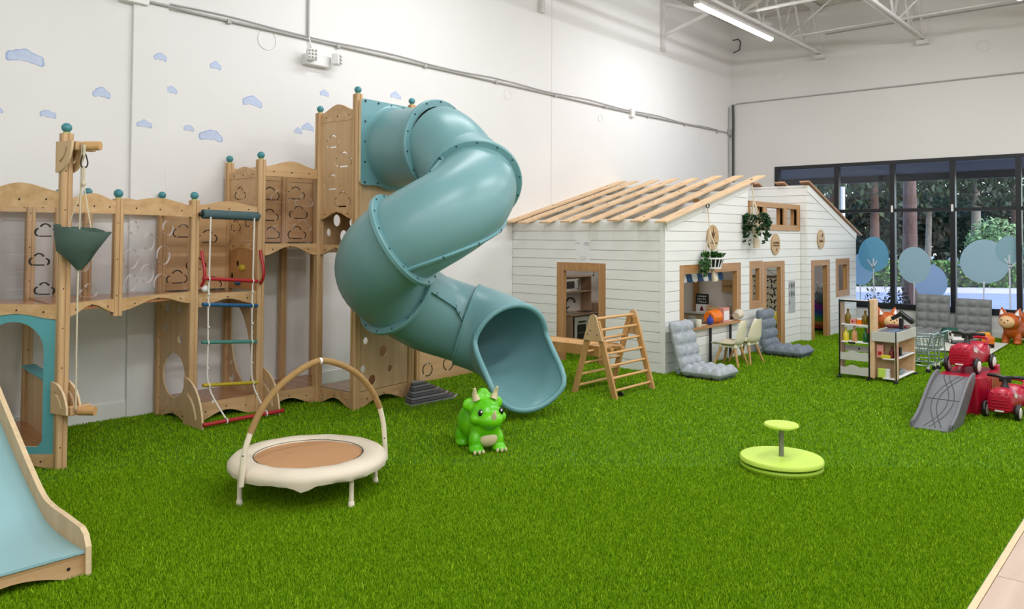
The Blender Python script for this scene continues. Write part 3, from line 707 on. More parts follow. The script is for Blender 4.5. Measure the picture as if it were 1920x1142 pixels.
def wave_rail(a, b, zt, zb, amp_t=0.0, amp_b=0.0, name='top_rail', m=RAILW, th=0.026, inset=0.03, shift=0.0):
    A, u, L = bay(a, b); n = 18; P = []
    for i in range(n+1):
        s = i/n; P.append((inset+s*(L-2*inset), zb+amp_b*0.5*(1-math.cos(2*PI*s))))
    for i in range(n, -1, -1):
        s = i/n; P.append((inset+s*(L-2*inset), zt+amp_t*0.5*(1-math.cos(2*PI*s))))
    N = u.cross(V(0, 0, 1))
    o = MB().prism(P, [], th, A+N*shift, u, (0, 0, 1)).build(name, m, PS, bevel=0.003)
    bt = MB()
    for s in (0.2, 0.5, 0.8): bt.sph(A+u*(L*s)+N*(shift+th/2)+V(0, 0, (zt+zb)/2+(amp_b*0.3 if s == 0.5 else 0)), 0.007, 6, 4)
    bt.build('bolts', BOLT, o)
    return o
def panel(a, b, z0, z1, holes, m, name='panel', th=0.012, em=None, inset=0.03, shift=0.0, arch=0.0):
    A, u, L = bay(a, b); N = u.cross(V(0, 0, 1))
    outer = rect(inset, L-inset, z0, z1)
    if arch:
        outer = [(inset, z0), (L-inset, z0)]
        for i in range(14, -1, -1):
            s = i/14; outer.append((inset+s*(L-2*inset), z1+arch*0.5*(1-math.cos(2*PI*s))))
    h2 = []
    for H in holes:
        if all(inset+0.004 < p[0] < L-inset-0.004 and z0+0.004 < p[1] < z1-0.004 for p in H): h2.append(H)
    ms = [m, em] if em else [m]
    return MB().prism(outer, h2, th, A+N*shift, u, (0, 0, 1), 0, 1 if em else 0).build(name, ms, PS)
# --- bay A: little house with teal arch, facing the camera
A, u, L = bay('Al', 'Af')
arch = [(0.10, 0.16), (L-0.095, 0.16)]
arch[0] = (0.12, 0.14); 
op = []
cx = L/2-0.02; hw = L/2-0.10
for i in range(13):
    a = PI*i/12; op.append((cx+hw*math.cos(a), 0.80+0.20*math.sin(a)))
op = [(cx+hw-0.03, 0.15), (cx+hw, 0.19)]+op+[(cx-hw, 0.19), (cx-hw+0.03, 0.15)]
outer = [(0.03, 0.10), (L-0.03, 0.10)]+[(L-0.03-(L-0.06)*i/14, 1.005+0.06*math.sin(PI*i/14)) for i in range(15)]
N = u.cross(V(0, 0, 1))
MB().prism(outer, [op], 0.02, A, u, (0, 0, 1), 0, 1).build('arch_panel', [TEALP, PLYEDGE], PS)
wave_rail('Al', 'Af', 0.10, 0.0, 0, 0.045, 'bottom_rail')
wave_rail('Al', 'Af', 1.12, 1.02, 0, 0.035, 'deck_rail', shift=0.004)
wave_rail('Al', 'Af', 1.90, 1.79, 0.06, 0, 'top_rail')
H = []
for z in (1.22, 1.34, 1.46, 1.58, 1.70): H += [rect(0.06, L*0.30, z, z+0.006), rect(L*0.36, L*0.62, z, z+0.006)]
panel('Al', 'Af', 1.13, 1.785, H, ACR, 'clear_panel', 0.008, ACRE)
HC = []
for (x, z, s) in ((L-0.13, 1.62, 0.075), (L-0.17, 1.42, 0.07), (L-0.13, 1.22, 0.07)): HC += cloud_slots(x, z-0.02, s, 1, 0.008)
for Hh in HC: MB().prism(Hh, [], 0.012, A+N*0.004, u, (0, 0, 1)).build('cloud_groove', BOLT, PS)
# decks (varnished boards)
def deck(keys, z, name='deck', m=DECKW, th=0.03):
    P = [pp[k] for k in keys]
    return MB().prism(P, [], th, (0, 0, z-th/2), (1, 0, 0), (0, 1, 0)).build(name, m, PS, bevel=0.003)
deck(['Al', 'Af', 'b1', 'b0'], 1.09); deck(['Al', 'Af', 'b1', 'b0'], 0.13)
deck(['Af', 'M', 'C', 'b3', 'b1'], 1.10)
deck(['C', 'D', 'b4', 'b3'], 1.08); deck(['C', 'D', 'b4', 'b3'], 0.16)
deck(['D', 'E', 'b5', 'b4'], 1.52); deck(['D', 'E', 'b5', 'b4'], 0.15)
deck(['F', 'G', 'b6', 'E'], 2.02); deck(['F', 'G', 'b6', 'E'], 0.15)
# A: half-height side wall with teal counter
panel('Af', 'b1', 0.10, 0.55, [], PLY, 'side_panel')
A2, u2, L2 = bay('Af', 'b1')
MB().bar(A2+V(0, 0, 0.565)+u2*0.30, A2+V(0, 0, 0.565)+u2*(L2-0.05), 0.09, 0.022).build('counter', TEALP, PS, bevel=0.003)
# --- bridge bays
for a, b, sd in (('Af', 'M', 0), ('M', 'C', 1)):
    wave_rail(a, b, 1.855, 1.76, 0.045, 0, 'top_rail')
    wave_rail(a, b, 1.125, 1.03, 0, 0.07, 'bottom_rail')
    A, u, L = bay(a, b); H = []
    if sd == 0:
        for x, z, r in ((0.15, 1.62, 0.07), (0.42, 1.25, 0.06), (0.16, 1.40, 0.06), (0.52, 1.46, 0.06)): H += ring_slots(x, z, r, 20, 0.009)
        H += cloud_slots(0.43, 1.58, 0.09, 1, 0.009)+cloud_slots(0.22, 1.17, 0.08, -1, 0.009)
    else:
        for x, z, r in ((0.14, 1.42, 0.075), (0.15, 1.24, 0.06), (0.50, 1.44, 0.075), (0.32, 1.30, 0.07), (0.48, 1.21, 0.08), (0.16, 1.66, 0.05), (0.33, 1.55, 0.065), (0.55, 1.66, 0.06)): H += ring_slots(x, z, r, 30, 0.009)
    panel(a, b, 1.13, 1.75, H, ACR, 'clear_panel', 0.008, ACRE)
wave_rail('b1', 'b2', 1.86, 1.78, 0.06, 0, 'back_rail'); wave_rail('b2', 'b3', 1.86, 1.78, 0.06, 0, 'back_rail')
panel('b0', 'b1', 1.12, 1.78, [], ACR, 'clear_panel', 0.008); wave_rail('b0', 'b1', 1.86, 1.78, 0.05, 0, 'back_rail')
# --- tower C
holesL = [circ(0.28, 0.38, 0.195, 28), circ(0.10, 0.79, 0.045), circ(0.37, 0.955, 0.042), circ(0.38, 0.706, 0.042), circ(0.14, 0.955, 0.05)]
panel('b3', 'C', 0.10, 1.04, holesL, PLY, 'hole_panel', 0.016, PLYEDGE)
wave_rail('b3', 'C', 0.10, 0.0, 0, 0.05, 'bottom_rail'); wave_rail('C', 'D', 0.165, 0.0, 0, 0.075, 'bottom_rail'); wave_rail('C', 'D', 1.10, 0.985, 0, 0.06, 'deck_rail')
wave_rail('C', 'D', 1.865, 1.81, 0.04, 0, 'top_rail'); wave_rail('b3', 'C', 1.84, 1.77, 0.05, 0, 'side_rail')
H = []
for x, z, s, f in ((0.20, 1.60, 0.10, 1), (0.33, 1.30, 0.10, 1), (0.44, 1.55, 0.1, -1), (0.15, 1.18, 0.1, -1), (0.5, 1.12, 0.09, 1)): H += cloud_slots(x, z, s, f, 0.011)
panel('b3', 'b4', 1.10, 1.82, H, PLYX, 'cloud_panel', 0.014, BOLT)
panel('b4', 'b5', 1.54, 2.16, sum([cloud_slots(x, z, s, f, 0.011) for x, z, s, f in ((0.16, 2.0, 0.1, 1), (0.44, 1.98, 0.11, -1), (0.74, 2.0, 0.11, 1), (0.14, 1.78, 0.1, -1), (0.44, 1.77, 0.1, 1), (0.78, 1.80, 0.11, -1), (0.18, 1.59, 0.1, 1), (0.46, 1.59, 0.1, -1), (0.76, 1.59, 0.11, 1))], []), PLYX, 'cloud_panel', 0.014, BOLT)
wave_rail('b4', 'b5', 2.25, 2.16, 0.06, 0, 'back_rail')
# divider with a large crescent opening, seen inside tower C
A, u, L = bay('b4', 'D'); cres = [(0.50*L, 0.96), (0.18*L, 0.90), (0.16*L, 0.6)]
cres = smooth_pts([(0.14*L, 0.93, 0), (0.16*L, 0.62, 0), (0.32*L, 0.36, 0), (0.62*L, 0.22, 0), (0.80*L, 0.30, 0), (0.78*L, 0.55, 0), (0.62*L, 0.78, 0), (0.40*L, 0.93, 0), (0.14*L, 0.93, 0)], 4)[:-1]
panel('b4', 'D', 0.16, 1.05, [[(p.x, p.y) for p in cres], circ(0.80*L, 0.93, 0.035, 12), circ(0.86*L, 0.72, 0.03, 12), circ(0.18*L, 0.40, 0.025, 10), circ(0.2*L, 0.25, 0.04, 12)], PLY, 'crescent_panel', 0.016, PLYEDGE)
# climbing board from deck C to deck D
panel('b4', 'D', 1.10, 1.50, [circ(0.35*L, 1.34, 0.018, 10, 0.03), circ(0.17*L, 1.22, 0.018, 10, 0.03)], TRIM, 'climbing_board', 0.02, BOLT)
MB().sph((3.975, 6.78, 1.30), (0.03, 0.045, 0.032), 12, 8).build('yellow_hold', YEL, PS, smooth=180)['label'] = 'yellow climbing hold'
MB().sph((3.975, 6.86, 1.16), (0.028, 0.045, 0.026), 12, 8).build('blue_hold', BLUE, PS, smooth=180)['label'] = 'blue climbing hold'
wave_rail('b4', 'D', 1.54, 1.46, 0, 0.03, 'deck_rail')
panel('b4', 'D', 1.56, 2.14, sum([cloud_slots(x, z, s, f, 0.011) for x, z, s, f in ((0.22, 1.96, 0.1, 1), (0.42, 1.70, 0.1, 1), (0.15, 1.66, 0.09, -1))], []), PLYX, 'cloud_panel', 0.014, BOLT)
wave_rail('b4', 'D', 2.20, 2.14, 0.05, 0, 'side_rail')
# --- tower D
wave_rail('D', 'E', 2.245, 2.155, 0.06, 0, 'top_rail'); wave_rail('D', 'E', 1.53, 1.42, 0, 0.085, 'deck_rail')
panel('D', 'E', 1.535, 2.15, sum([cloud_slots(x, z, s, f, 0.010) for x, z, s, f in ((0.20, 1.93, 0.10, 1), (0.46, 1.90, 0.10, -1), (0.44, 1.66, 0.1, 1), (0.17, 1.60, 0.1, 1))], []), ACR, 'clear_panel', 0.008, ACRE)
wave_rail('D', 'E', 0.155, 0.0, 0, 0.08, 'bottom_rail')
post(4.60, 7.07, 0.0, 2.2, ball=False)
# --- tall tower E
A, u, L = bay('E', 'F')
panel('E', 'F', 1.86, 2.70, sum([cloud_slots(x, z, s, f, 0.015) for x, z, s, f in ((0.20, 2.47, 0.10, 1), (0.36, 2.28, 0.12, 1), (0.20, 2.07, 0.12, -1), (0.35, 1.90, 0.12, 1))], []), PLY, 'cloud_panel', 0.016, PLYEDGE)
wave_rail('E', 'F', 2.79, 2.70, 0.07, 0, 'top_rail', PLYX); wave_rail('E', 'F', 1.86, 1.76, 0, 0.07, 'deck_rail'); wave_rail('E', 'F', 1.52, 1.42, 0, 0.07, 'step_rail'); wave_rail('E', 'F', 0.15, 0, 0, 0.075, 'bottom_rail')
panel('E', 'b6', 1.44, 2.0, [circ(0.24, 1.76, 0.052, 18, 0.06), circ(0.34, 1.60, 0.055, 18, 0.065), circ(0.13, 1.64, 0.03, 14, 0.04), circ(0.46, 1.74, 0.045, 14), circ(0.56, 1.6, 0.05, 14)], PLY, 'hole_panel', 0.016, PLYEDGE)
# --- front of tower F, below the tube slide
A, u, L = bay('F', 'G')
panel('F', 'G', 0.155, 2.10, [circ(0.17, 0.80, 0.055), circ(0.33, 0.86, 0.05), circ(0.45, 0.80, 0.03), circ(0.36, 0.50, 0.055), circ(0.13, 0.62, 0.035), circ(0.46, 0.32, 0.035), circ(0.22, 0.18+0.06, 0.05), circ(0.10, 0.36, 0.035), circ(0.3, 1.55, 0.06), circ(0.55, 1.3, 0.05)], PLY, 'hole_panel', 0.016, PLYEDGE)
wave_rail('F', 'G', 0.15, 0.0, 0, 0.085, 'bottom_rail')
panel('G', 'b6', 0.155, 2.9, [], PLY, 'side_panel', 0.016)
# --- low climbing panel beyond tower F
MB().prism([(0.0, 0), (1.15, 0), (1.15, 0.62), (0.0, 0.95)], sum([ring_slots(x, z, r, q, 0.014) for x, z, r, q in ((0.10, 0.40, 0.07, -60), (0.29, 0.33, 0.07, 0), (0.45, 0.16, 0.075, 80), (0.13, 0.13, 0.07, 50), (0.62, 0.36, 0.07, 30), (0.80, 0.18, 0.07, 10), (0.3, 0.6, 0.07, 30))], []), 0.018, (5.94, 6.49, 0.0), (1, 0, 0), (0, 0, 1), 0, 1).build('ring_panel', [PLYX, BOLT], PS)
post(5.90, 6.47, 0, 1.0, ball=False); post(5.62, 6.42, 0, 1.9, ball=False)
# --- fan brackets and pulley bars
def fan(c, o, n, r, zc, up, name='fan_bracket'):
    """quarter-disc plate at c in the plane (o, z); up=1 curves upward"""
    P = [(0, 0)]+[(r*math.cos(a*PI/24), up*r*1.25*math.sin(a*PI/24)) for a in range(13)]
    sl = []
    for q in (0.66,):
        o_ = [((q+0.09)*r*math.cos(a*PI/24), up*(q+0.09)*1.25*r*math.sin(a*PI/24)) for a in range(2, 11)]
        i_ = [(q*r*math.cos(a*PI/24), up*q*1.25*r*math.sin(a*PI/24)) for a in range(10, 1, -1)]
        sl = o_+i_
    return MB().prism(P, [sl], 0.016, (c[0], c[1], zc), o, (0, 0, 1), 0, 1).build(name, [PLY, PLYEDGE], PS)
oA = V(0.24, -0.97, 0).normalized(); nA = V(0.97, 0.24, 0).normalized()
pA = V(2.12, 5.92, 0)
for zc, up in ((2.24, -1), (0.385, 1)):
    for s in (-1, 1):
        fan(pA+nA*0.048*s-oA*0.03, oA, nA, 0.17, zc, up)
    c = pA+oA*0.115+V(0, 0, zc+(-0.03 if up < 0 else 0.02))
    MB().obox(c+nA*0.05, nA*0.075, oA*0.028, (0, 0, 0.03)).build('bracket_block', PLYX, PS, bevel=0.005)
    MB().cyl(c+RT*0.05, c+RT*0.16, 0.031, 18).build('pulley_roller', BEECHX, PS, smooth=50)
for x, y in (pp['C'], pp['D']):
    s = -0.045 if x < 3.6 else 0.045
    fan((x+s, y+0.03), V(0, -1, 0), None, 0.32, 0.0, 1)
MB().cyl((3.30, 6.20, 0.045), (4.06, 6.20, 0.045), 0.017, 12).build('ladder_anchor_bar', RED, PS, smooth=50)['label'] = 'red bar across the fan brackets'
def handle(x, y):
    m = MB(); P = smooth_pts([(x, y, 1.47), (x, y-0.02, 1.40), (x, y-0.055, 1.30), (x, y-0.05, 1.22), (x, y-0.005, 1.17)], 5)
    m.tube(P, 0.014, 8); return m
for x in (3.40, 3.963):
    o = handle(x, 6.455).build('grab_handle', RED, PS, smooth=60); o['label'] = 'red plastic grab handle'
MB().sph((3.43, 6.44, 1.145), 0.032, 14, 10).build('white_knob', WPLAS, PS, smooth=180)

# --- rope ladder
rl = thing('rope_ladder', 'rope ladder with red, blue, teal and yellow rungs under a slate canvas roll', 'rope ladder', (3.64, 6.44, 0.05), world=True)
MB().cyl((3.39, 6.43, 1.785), (3.915, 6.43, 1.775), 0.04, 16).build('canvas_roll', CANVASB, rl, smooth=50)
for x in (3.39, 3.905): MB().cyl((x-0.03, 6.43, 1.78), (x+0.03, 6.43, 1.78), 0.018, 10).build('roll_bar', BOLT, rl, smooth=50)
rz = [1.215, 0.995, 0.675, 0.315]
for z, m, n_ in zip(rz, (RED, BLUE, TEALR, YEL), ('red', 'blue', 'teal', 'yellow')):
    yy = 6.40 if z > 0.5 else 6.37
    o = MB().cyl((3.385, yy, z+0.022), (3.905, yy, z-0.022), 0.016, 12).build('rung', m, rl, smooth=50); o['label'] = n_+' wooden rung'
for sx, x in ((0, 3.44), (1, 3.855)):
    dz = 0.012 if not sx else -0.018
    P = [(x, 6.385, 1.76)]+[(x+0.002*((-1)**i), 6.40 if z > 0.5 else 6.37, z+dz) for i, z in enumerate(rz)]+[(x+(0.06 if not sx else 0.02), 6.20, 0.07)]
    MB().tube(smooth_pts(P, 5), 0.0075, 8).build('rope', ROPEW, rl, smooth=60)
    k = MB()
    for z in (1.10, 0.82, 0.47, 0.20): k.sph((x, 6.39 if z > 0.3 else 6.30, z), (0.011, 0.011, 0.013), 8, 6)
    for z in rz: k.tube([(x, (6.40 if z > 0.5 else 6.37)+0.02*math.cos(q*PI/4), z+dz+0.02*math.sin(q*PI/4)) for q in range(8)], 0.006, 6, closed=True)
    k.tube([(x+(0.07 if not sx else 0.03), 6.20+0.021*math.cos(q*PI/4), 0.045+0.021*math.sin(q*PI/4)) for q in range(8)], 0.007, 6, closed=True)
    k.build('rope_knots', ROPEW, rl, smooth=60)

# --- bucket on its hoist rope
bp = V(2.168, 5.735, 0)
bk = thing('hoist_bucket', 'dark green canvas bucket hanging by a carabiner from the pulley post', 'bucket', tuple(bp+V(0, 0, 1.37)), world=True)
r_, d_ = V(0.655, -0.756, 0), V(-0.756, -0.655, 0)
n = 16; vs = []; fs = []
levels = [(0.0, 0.012), (0.06, 0.06), (0.13, 0.115), (0.285, 0.172)]
for j, (h, r) in enumerate(levels):
    for k in range(n):
        a = 2*PI*k/n; wob = (0.82+0.42*(max(abs(math.cos(a)), abs(math.sin(a)))-0.707))*(1+(0.04 if k % 2 else -0.03)*(0.05 < h < 0.2)) if h > 0.05 else 1; wob *= 1.15; sl = 0.03*math.cos(a-0.4)*(h > 0.25)
        p = bp+r_*(r*wob*math.cos(a)*1.0-0.02*(h < 0.2)-0.018*(0.1 < h < 0.2))+d_*(r*wob*0.8*math.sin(a))+V(0, 0, 1.365+h-0.026*math.cos(a)*(h > 0.25)-0.012*math.sin(2*a)**2*(h > 0.25)); vs.append(p)
for j in range(3):
    for k in range(n): fs.append((j*n+k, j*n+(k+1) % n, (j+1)*n+(k+1) % n, (j+1)*n+k))
fs.append(tuple(range(n))[::-1])
o = MB().add(vs, fs).build('bag', CANVAS, bk, smooth=40)
s_ = o.modifiers.new('thick', 'SOLIDIFY'); s_.thickness = 0.004
top = bp+V(0, 0, 1.95)
for s in (-1, 1): MB().tube([bp+r_*(0.075*s-0.02)+V(0, 0, 1.66-0.012*s), top], 0.0045, 6).build('bag_rope', ROPE, bk, smooth=60)
MB().sph(top, (0.016, 0.016, 0.02), 10, 8).build('knot', ROPE, bk, smooth=60)
MB().tube([top+V(0, 0, 0.0), top+V(0, 0, 0.12)], 0.009, 8).build('spliced_rope', ROPE, bk, smooth=60)
cc = top+V(0, 0, 0.155)
MB().tube(smooth_pts([cc+r_*0.010+V(0, 0, 0.042), cc+r_*0.024+V(0, 0, -0.01), cc+r_*0.016+V(0, 0, -0.042), cc-r_*0.014+V(0, 0, -0.042), cc-r_*0.022+V(0, 0, -0.01), cc-r_*0.010+V(0, 0, 0.042), cc+r_*0.010+V(0, 0, 0.042)], 4), 0.005, 6).build('carabiner', BOLT, bk, smooth=60)
MB().tube([cc+V(0, 0, 0.03), cc+V(0, 0, 0.11)], 0.010, 8).build('loop_rope', ROPE, bk, smooth=60)
hr = thing('hoist_rope', 'cream hoist rope running down the pulley post to the lower roller', 'rope', tuple(bp+V(-0.03, 0.02, 0.40)), world=True)
MB().tube(smooth_pts([bp+V(-0.008, 0.02, 2.22), bp+V(-0.012, 0.03, 1.4), bp+V(-0.014, 0.03, 0.9), bp+V(-0.01, 0.03, 0.415)], 6), 0.006, 6).build('rope', ROPE, hr, smooth=60)

# ================================================================== TUBE SLIDE
TS = thing('tube_slide', 'teal spiral tube slide dropping from the tall tower to the grass', 'slide', (5.0, 5.3, 0), world=True)
RC, RT_ = 0.40, 0.365
path = []
def seg(pts): path.append(pts)
def lerp(a, b, n): return [V(*a)+(V(*b)-V(*a))*i/n for i in range(n+1)]
seg(lerp((5.04, 5.94, 2.46), (5.04, 5.27, 2.44), 8))
def hz(phi): return 2.227-0.00408*phi
def hel(p0, p1, n): return [V(4.64+RC*math.cos(-math.radians(p0+(p1-p0)*i/n)), 4.98+RC*math.sin(-math.radians(p0+(p1-p0)*i/n)), hz(p0+(p1-p0)*i/n)) for i in range(n+1)]
s2 = [V(5.04, 5.27-0.29*i/5, 2.44-0.213*(i/5)**1.5) for i in range(5)]+hel(0, 42, 8); seg(s2)
seg(hel(42, 160, 18)); seg(hel(160, 272, 18))
s5 = lerp((4.64, 5.38, 1.117), (5.0, 5.38, 0.93), 6)[1:]
arcp = []
for i in range(1, 25):
    a = PI/2-math.radians(112)*i/24; arcp.append(V(5.0+0.48*math.cos(a), 4.90+0.48*math.sin(a), 0.93-0.30*(i/24)**0.9))
NJ = 12; hx, hy = math.sin(math.radians(-22)), -math.cos(math.radians(-22)); s5 += arcp[:NJ]                                   # the last bend belongs to the mouth piece
e5 = hel(160, 272, 18)[-1]
seg([e5]+s5)
seg(arcp[NJ-2:]+[arcp[-1]+V(hx*0.44*i/16, hy*0.44*i/16, -0.12*(i/16)**0.85) for i in range(1, 17)])
allp = [p for s in path for p in s]
def frames(P):
    F = []
    for i, p in enumerate(P):
        t = (P[min(i+1, len(P)-1)]-P[max(i-1, 0)]).normalized(); sd = t.cross(V(0, 0, 1)).normalized(); F.append((p, t, sd, sd.cross(t)))
    return F
NR = 40
def tube_shell(P, r, th, name):
    F = frames(P); vs = []; fs = []; m = len(F)
    for rr in (r, r-th):
        for (p, t, sd, up) in F:
            for k in range(NR):
                a = 2*PI*k/NR; vs.append(p+(sd*math.cos(a)+up*math.sin(a))*rr)
    for i in range(m-1):
        for k in range(NR):
            a, b, c, d = i*NR+k, i*NR+(k+1) % NR, (i+1)*NR+(k+1) % NR, (i+1)*NR+k
            fs.append((a, d, c, b)); q = m*NR; fs.append((a+q, b+q, c+q, d+q))
    for k in range(NR):
        a, b = k, (k+1) % NR; q = m*NR; fs.append((a, b, b+q, a+q)); a, b = (m-1)*NR+k, (m-1)*NR+(k+1) % NR; fs.append((b, a, a+q, b+q))
    return MB().add(vs, fs).build(name, TEAL, TS, smooth=60)
for P, sang in zip(path[:5], (0, 88, 47, 88, 8)):
    sang = math.radians(sang)
    o = tube_shell(P, RT_, 0.012, 'tube_section')
    # raised seam where the two half shells are bolted together
    F = frames(P)
    for sg in {0: (), 1: (-1,), 2: (1, -1), 3: (1,), 4: (1, -1)}[path.index(P)]:
        m_ = MB(); bl = MB(); vs = []
        ang = 0.0
        for (p, t, sd, up) in F:
            d = (sd*math.cos(sang)+up*math.sin(sang))*sg; up = t.cross(d); c = p+d*(RT_+0.012)
            vs += [c-d*0.016-up*0.010, c+d*0.012-up*0.010, c+d*0.012+up*0.010, c-d*0.016+up*0.010]
        fs = []
        for i in range(len(F)-1):
            for k in range(4): fs.append((4*i+k, 4*i+4+k, 4*i+4+(k+1) % 4, 4*i+(k+1) % 4))
        fs += [(0, 1, 2, 3), tuple(4*(len(F)-1)+k for k in (3, 2, 1, 0))]
        m_.add(vs, fs); m_.build('half_seam', TEALF, o, smooth=40)
        for i in range(2, len(F)-1, 4):
            p, t, sd, up = F[i]; d = (sd*math.cos(sang)+up*math.sin(sang))*sg; bl.sph(p+d*(RT_+0.020)+t.cross(d)*0.010, 0.009, 6, 4); bl.sph(p+d*(RT_+0.020)-t.cross(d)*0.010, 0.009, 6, 4)
        if bl.v: bl.build('seam_bolts', BOLTB, o)
def flange(p, t, r0_, r1, wd, name='flange', bolts=14):
    o = MB().lathe([(r0_, -wd/2), (r1-0.008, -wd/2), (r1, -wd/2+0.008), (r1, wd/2-0.008), (r1-0.008, wd/2), (r0_, wd/2)], 44, p, t, cap=False).build(name, TEALF, TS, smooth=40)
    if bolts:
        b = MB(); sd = t.cross(V(0, 0, 1)).normalized(); up = sd.cross(t)
        for k in range(bolts):
            a = 2*PI*(k+0.5)/bolts
            for s in (-1, 1): b.sph(p+(sd*math.cos(a)+up*math.sin(a))*(r1-0.022)+t*s*wd/2, 0.010, 6, 4)
        b.build('flange_bolts', BOLTB, o)
for i in range(4):
    P = path[i]; flange(P[-1], (P[-1]-P[-2]).normalized(), RT_-0.013, RT_+0.055, 0.045)
flange(path[5][0], (path[5][1]-path[5][0]).normalized(), RT_-0.013, RT_+0.032, 0.03, 'mouth_joint', 0)
# square entry plate on the tower
Aq, uq, Lq = bay('F', 'G'); Nq = uq.cross(V(0, 0, 1))
cq = 0.07; zc0, zc1 = 2.055, 2.915
oo = []
for cxx, czz, a0 in ((Lq+0.06-cq, zc0+cq, -90), (Lq+0.06-cq, zc1-cq, 0), (-0.05+cq, zc1-cq, 90), (-0.05+cq, zc0+cq, 180)):
    for q in range(6): a = math.radians(a0+90*q/5); oo.append((cxx+cq*math.cos(a)*0.6, czz+cq*math.sin(a)*0.6))
cs = (V(5.04, 5.94, 0)-Aq).dot(uq)
pl = MB().prism(oo, [circ(cs, 2.46, RT_-0.015, 36)], 0.03, Aq+Nq*0.055, uq, (0, 0, 1), 0, 1).build('entry_plate', [TEALF, PLYEDGE], TS, bevel=0.004)
b = MB()
for q in range(5):
    for zz in (zc0+0.05, zc1-0.05): b.sph(Aq+Nq*0.072+uq*(0.03+(Lq-0.06)*q/4)+V(0, 0, zz), 0.011, 6, 4)
    for xx in (0.03, Lq-0.03): b.sph(Aq+Nq*0.072+uq*xx+V(0, 0, zc0+0.05+(zc1-zc0-0.1)*q/4), 0.011, 6, 4)
b.build('plate_bolts', BOLTB, pl)
MB().lathe([(RT_+0.05, 0), (RT_+0.022, 0.012), (RT_+0.006, 0.04), (RT_+0.001, 0.09), (RT_-0.006, 0.09)], 44, cs and (Aq+Nq*0.068+uq*cs+V(0, 0, 2.46)), V(0, -1, -0.02), cap=False).build('collar', TEAL, TS, smooth=60)
# scooped mouth
P0 = path[5]; F = frames(P0); LPRE = (24-NJ+2)/24*0.938; Lm = LPRE+0.44
narc = 24-NJ+1
def mouth_pt(a, s, rr):
    """a: angle (0 right side, 90 top), s: distance along the mouth axis"""
    i = s/LPRE*narc if s < LPRE else narc+(s-LPRE)/0.44*16
    i0 = min(int(i), len(F)-2); fr = i-i0
    p = F[i0][0]*(1-fr)+F[i0+1][0]*fr; sd = (F[i0][2]*(1-fr)+F[i0+1][2]*fr).normalized(); up = (F[i0][3]*(1-fr)+F[i0+1][3]*fr).normalized()
    q = max(0, s-LPRE)/0.44; fl = 1+0.10*max(0, -math.sin(a))*q**2+0.05*q**2
    return p+(sd*math.cos(a)+up*math.sin(a))*(rr*fl)
def mlen(a):
    s = math.sin(a); t = min(1, max(0, (0.25-s)/0.85)); t = t*t*(3-2*t)
    return LPRE-0.02+0.43*t
NM = 56; vs = []; fs = []; KS = 30
for rr in (RT_+0.026, RT_-0.004):
    for j in range(KS+1):
        for k in range(NM):
            a = 2*PI*k/NM; vs.append(mouth_pt(a, min(Lm, mlen(a)*j/KS), rr))
for j in range(KS):
    for k in range(NM):
        a, b_, c, d = j*NM+k, j*NM+(k+1) % NM, (j+1)*NM+(k+1) % NM, (j+1)*NM+k; q = (KS+1)*NM
        fs.append((a, d, c, b_)); fs.append((a+q, b_+q, c+q, d+q))
MB().add(vs, fs).build('mouth', TEAL, TS, smooth=70)
rim = [mouth_pt(2*PI*k/NM, min(Lm, mlen(2*PI*k/NM)), RT_+0.012) for k in range(NM)]
MB().tube(rim, 0.026, 10, closed=True).build('mouth_rim', TEALF, TS, smooth=180)

# ================================================================== SMALL SLIDE at lower left
SS = thing('slide', 'wide plywood slide with pale blue bed at lower left', 'slide', (1.2, 4.8, 0), world=True)
prof = [(3.951, 0.0), (3.955, 0.14), (3.985, 0.19), (4.03, 0.213), (4.246, 0.225), (4.40, 0.232), (4.54, 0.262), (4.748, 0.379), (4.98, 0.525), (5.24, 0.69), (5.60, 0.93), (5.78, 1.05), (5.98, 1.12), (5.98, 0.95), (5.6, 0.66), (5.24, 0.42), (4.9, 0.20), (4.6, 0.05), (4.5, 0.0)]
pts = smooth_pts([(a, b, 0) for a, b in prof[3:13]], 4)
outl = prof[:3]+[(p.x, p.y) for p in pts]+prof[13:]
for x in (1.55, 0.93): MB().prism(outl, [], 0.026, (x, 0, 0), (0, 1, 0), (0, 0, 1), 0, 1).build('side_panel', [PLY, PLYEDGE], SS, bevel=0.003)
bed = smooth_pts([(0, 3.965, 0.122), (0, 4.12, 0.118), (0, 4.259, 0.12), (0, 4.40, 0.135), (0, 4.527, 0.17), (0, 4.827, 0.322), (0, 5.159, 0.52), (0, 5.6, 0.80), (0, 5.98, 1.03)], 5)
vs = []; fs = []
for p in bed: vs += [(0.94, p.y, p.z), (1.54, p.y, p.z), (1.54, p.y, p.z-0.012), (0.94, p.y, p.z-0.012)]
for i in range(len(bed)-1):
    for k in range(4): fs.append((4*i+k, 4*i+(k+1) % 4, 4*i+4+(k+1) % 4, 4*i+4+k))
fs += [(0, 3, 2, 1), tuple(4*(len(bed)-1)+k for k in range(4))]
MB().add(vs, fs).build('bed', SLIDEB, SS, smooth=40)
fb = [(0, 0.105), (0.62, 0.105), (0.62, 0.0), (0.55, 0.0)]+[(0.55-0.48*i/12, 0.055*math.sin(PI*i/12)) for i in range(13)]+[(0.0, 0)]
MB().prism(fb, [], 0.02, (0.93, 3.985, 0), (1, 0, 0), (0, 0, 1)).build('front_board', PLYX, SS)
MB().sph((1.47, 3.972, 0.055), (0.008, 0.004, 0.008), 8, 6).build('bolt', BOLT, SS)

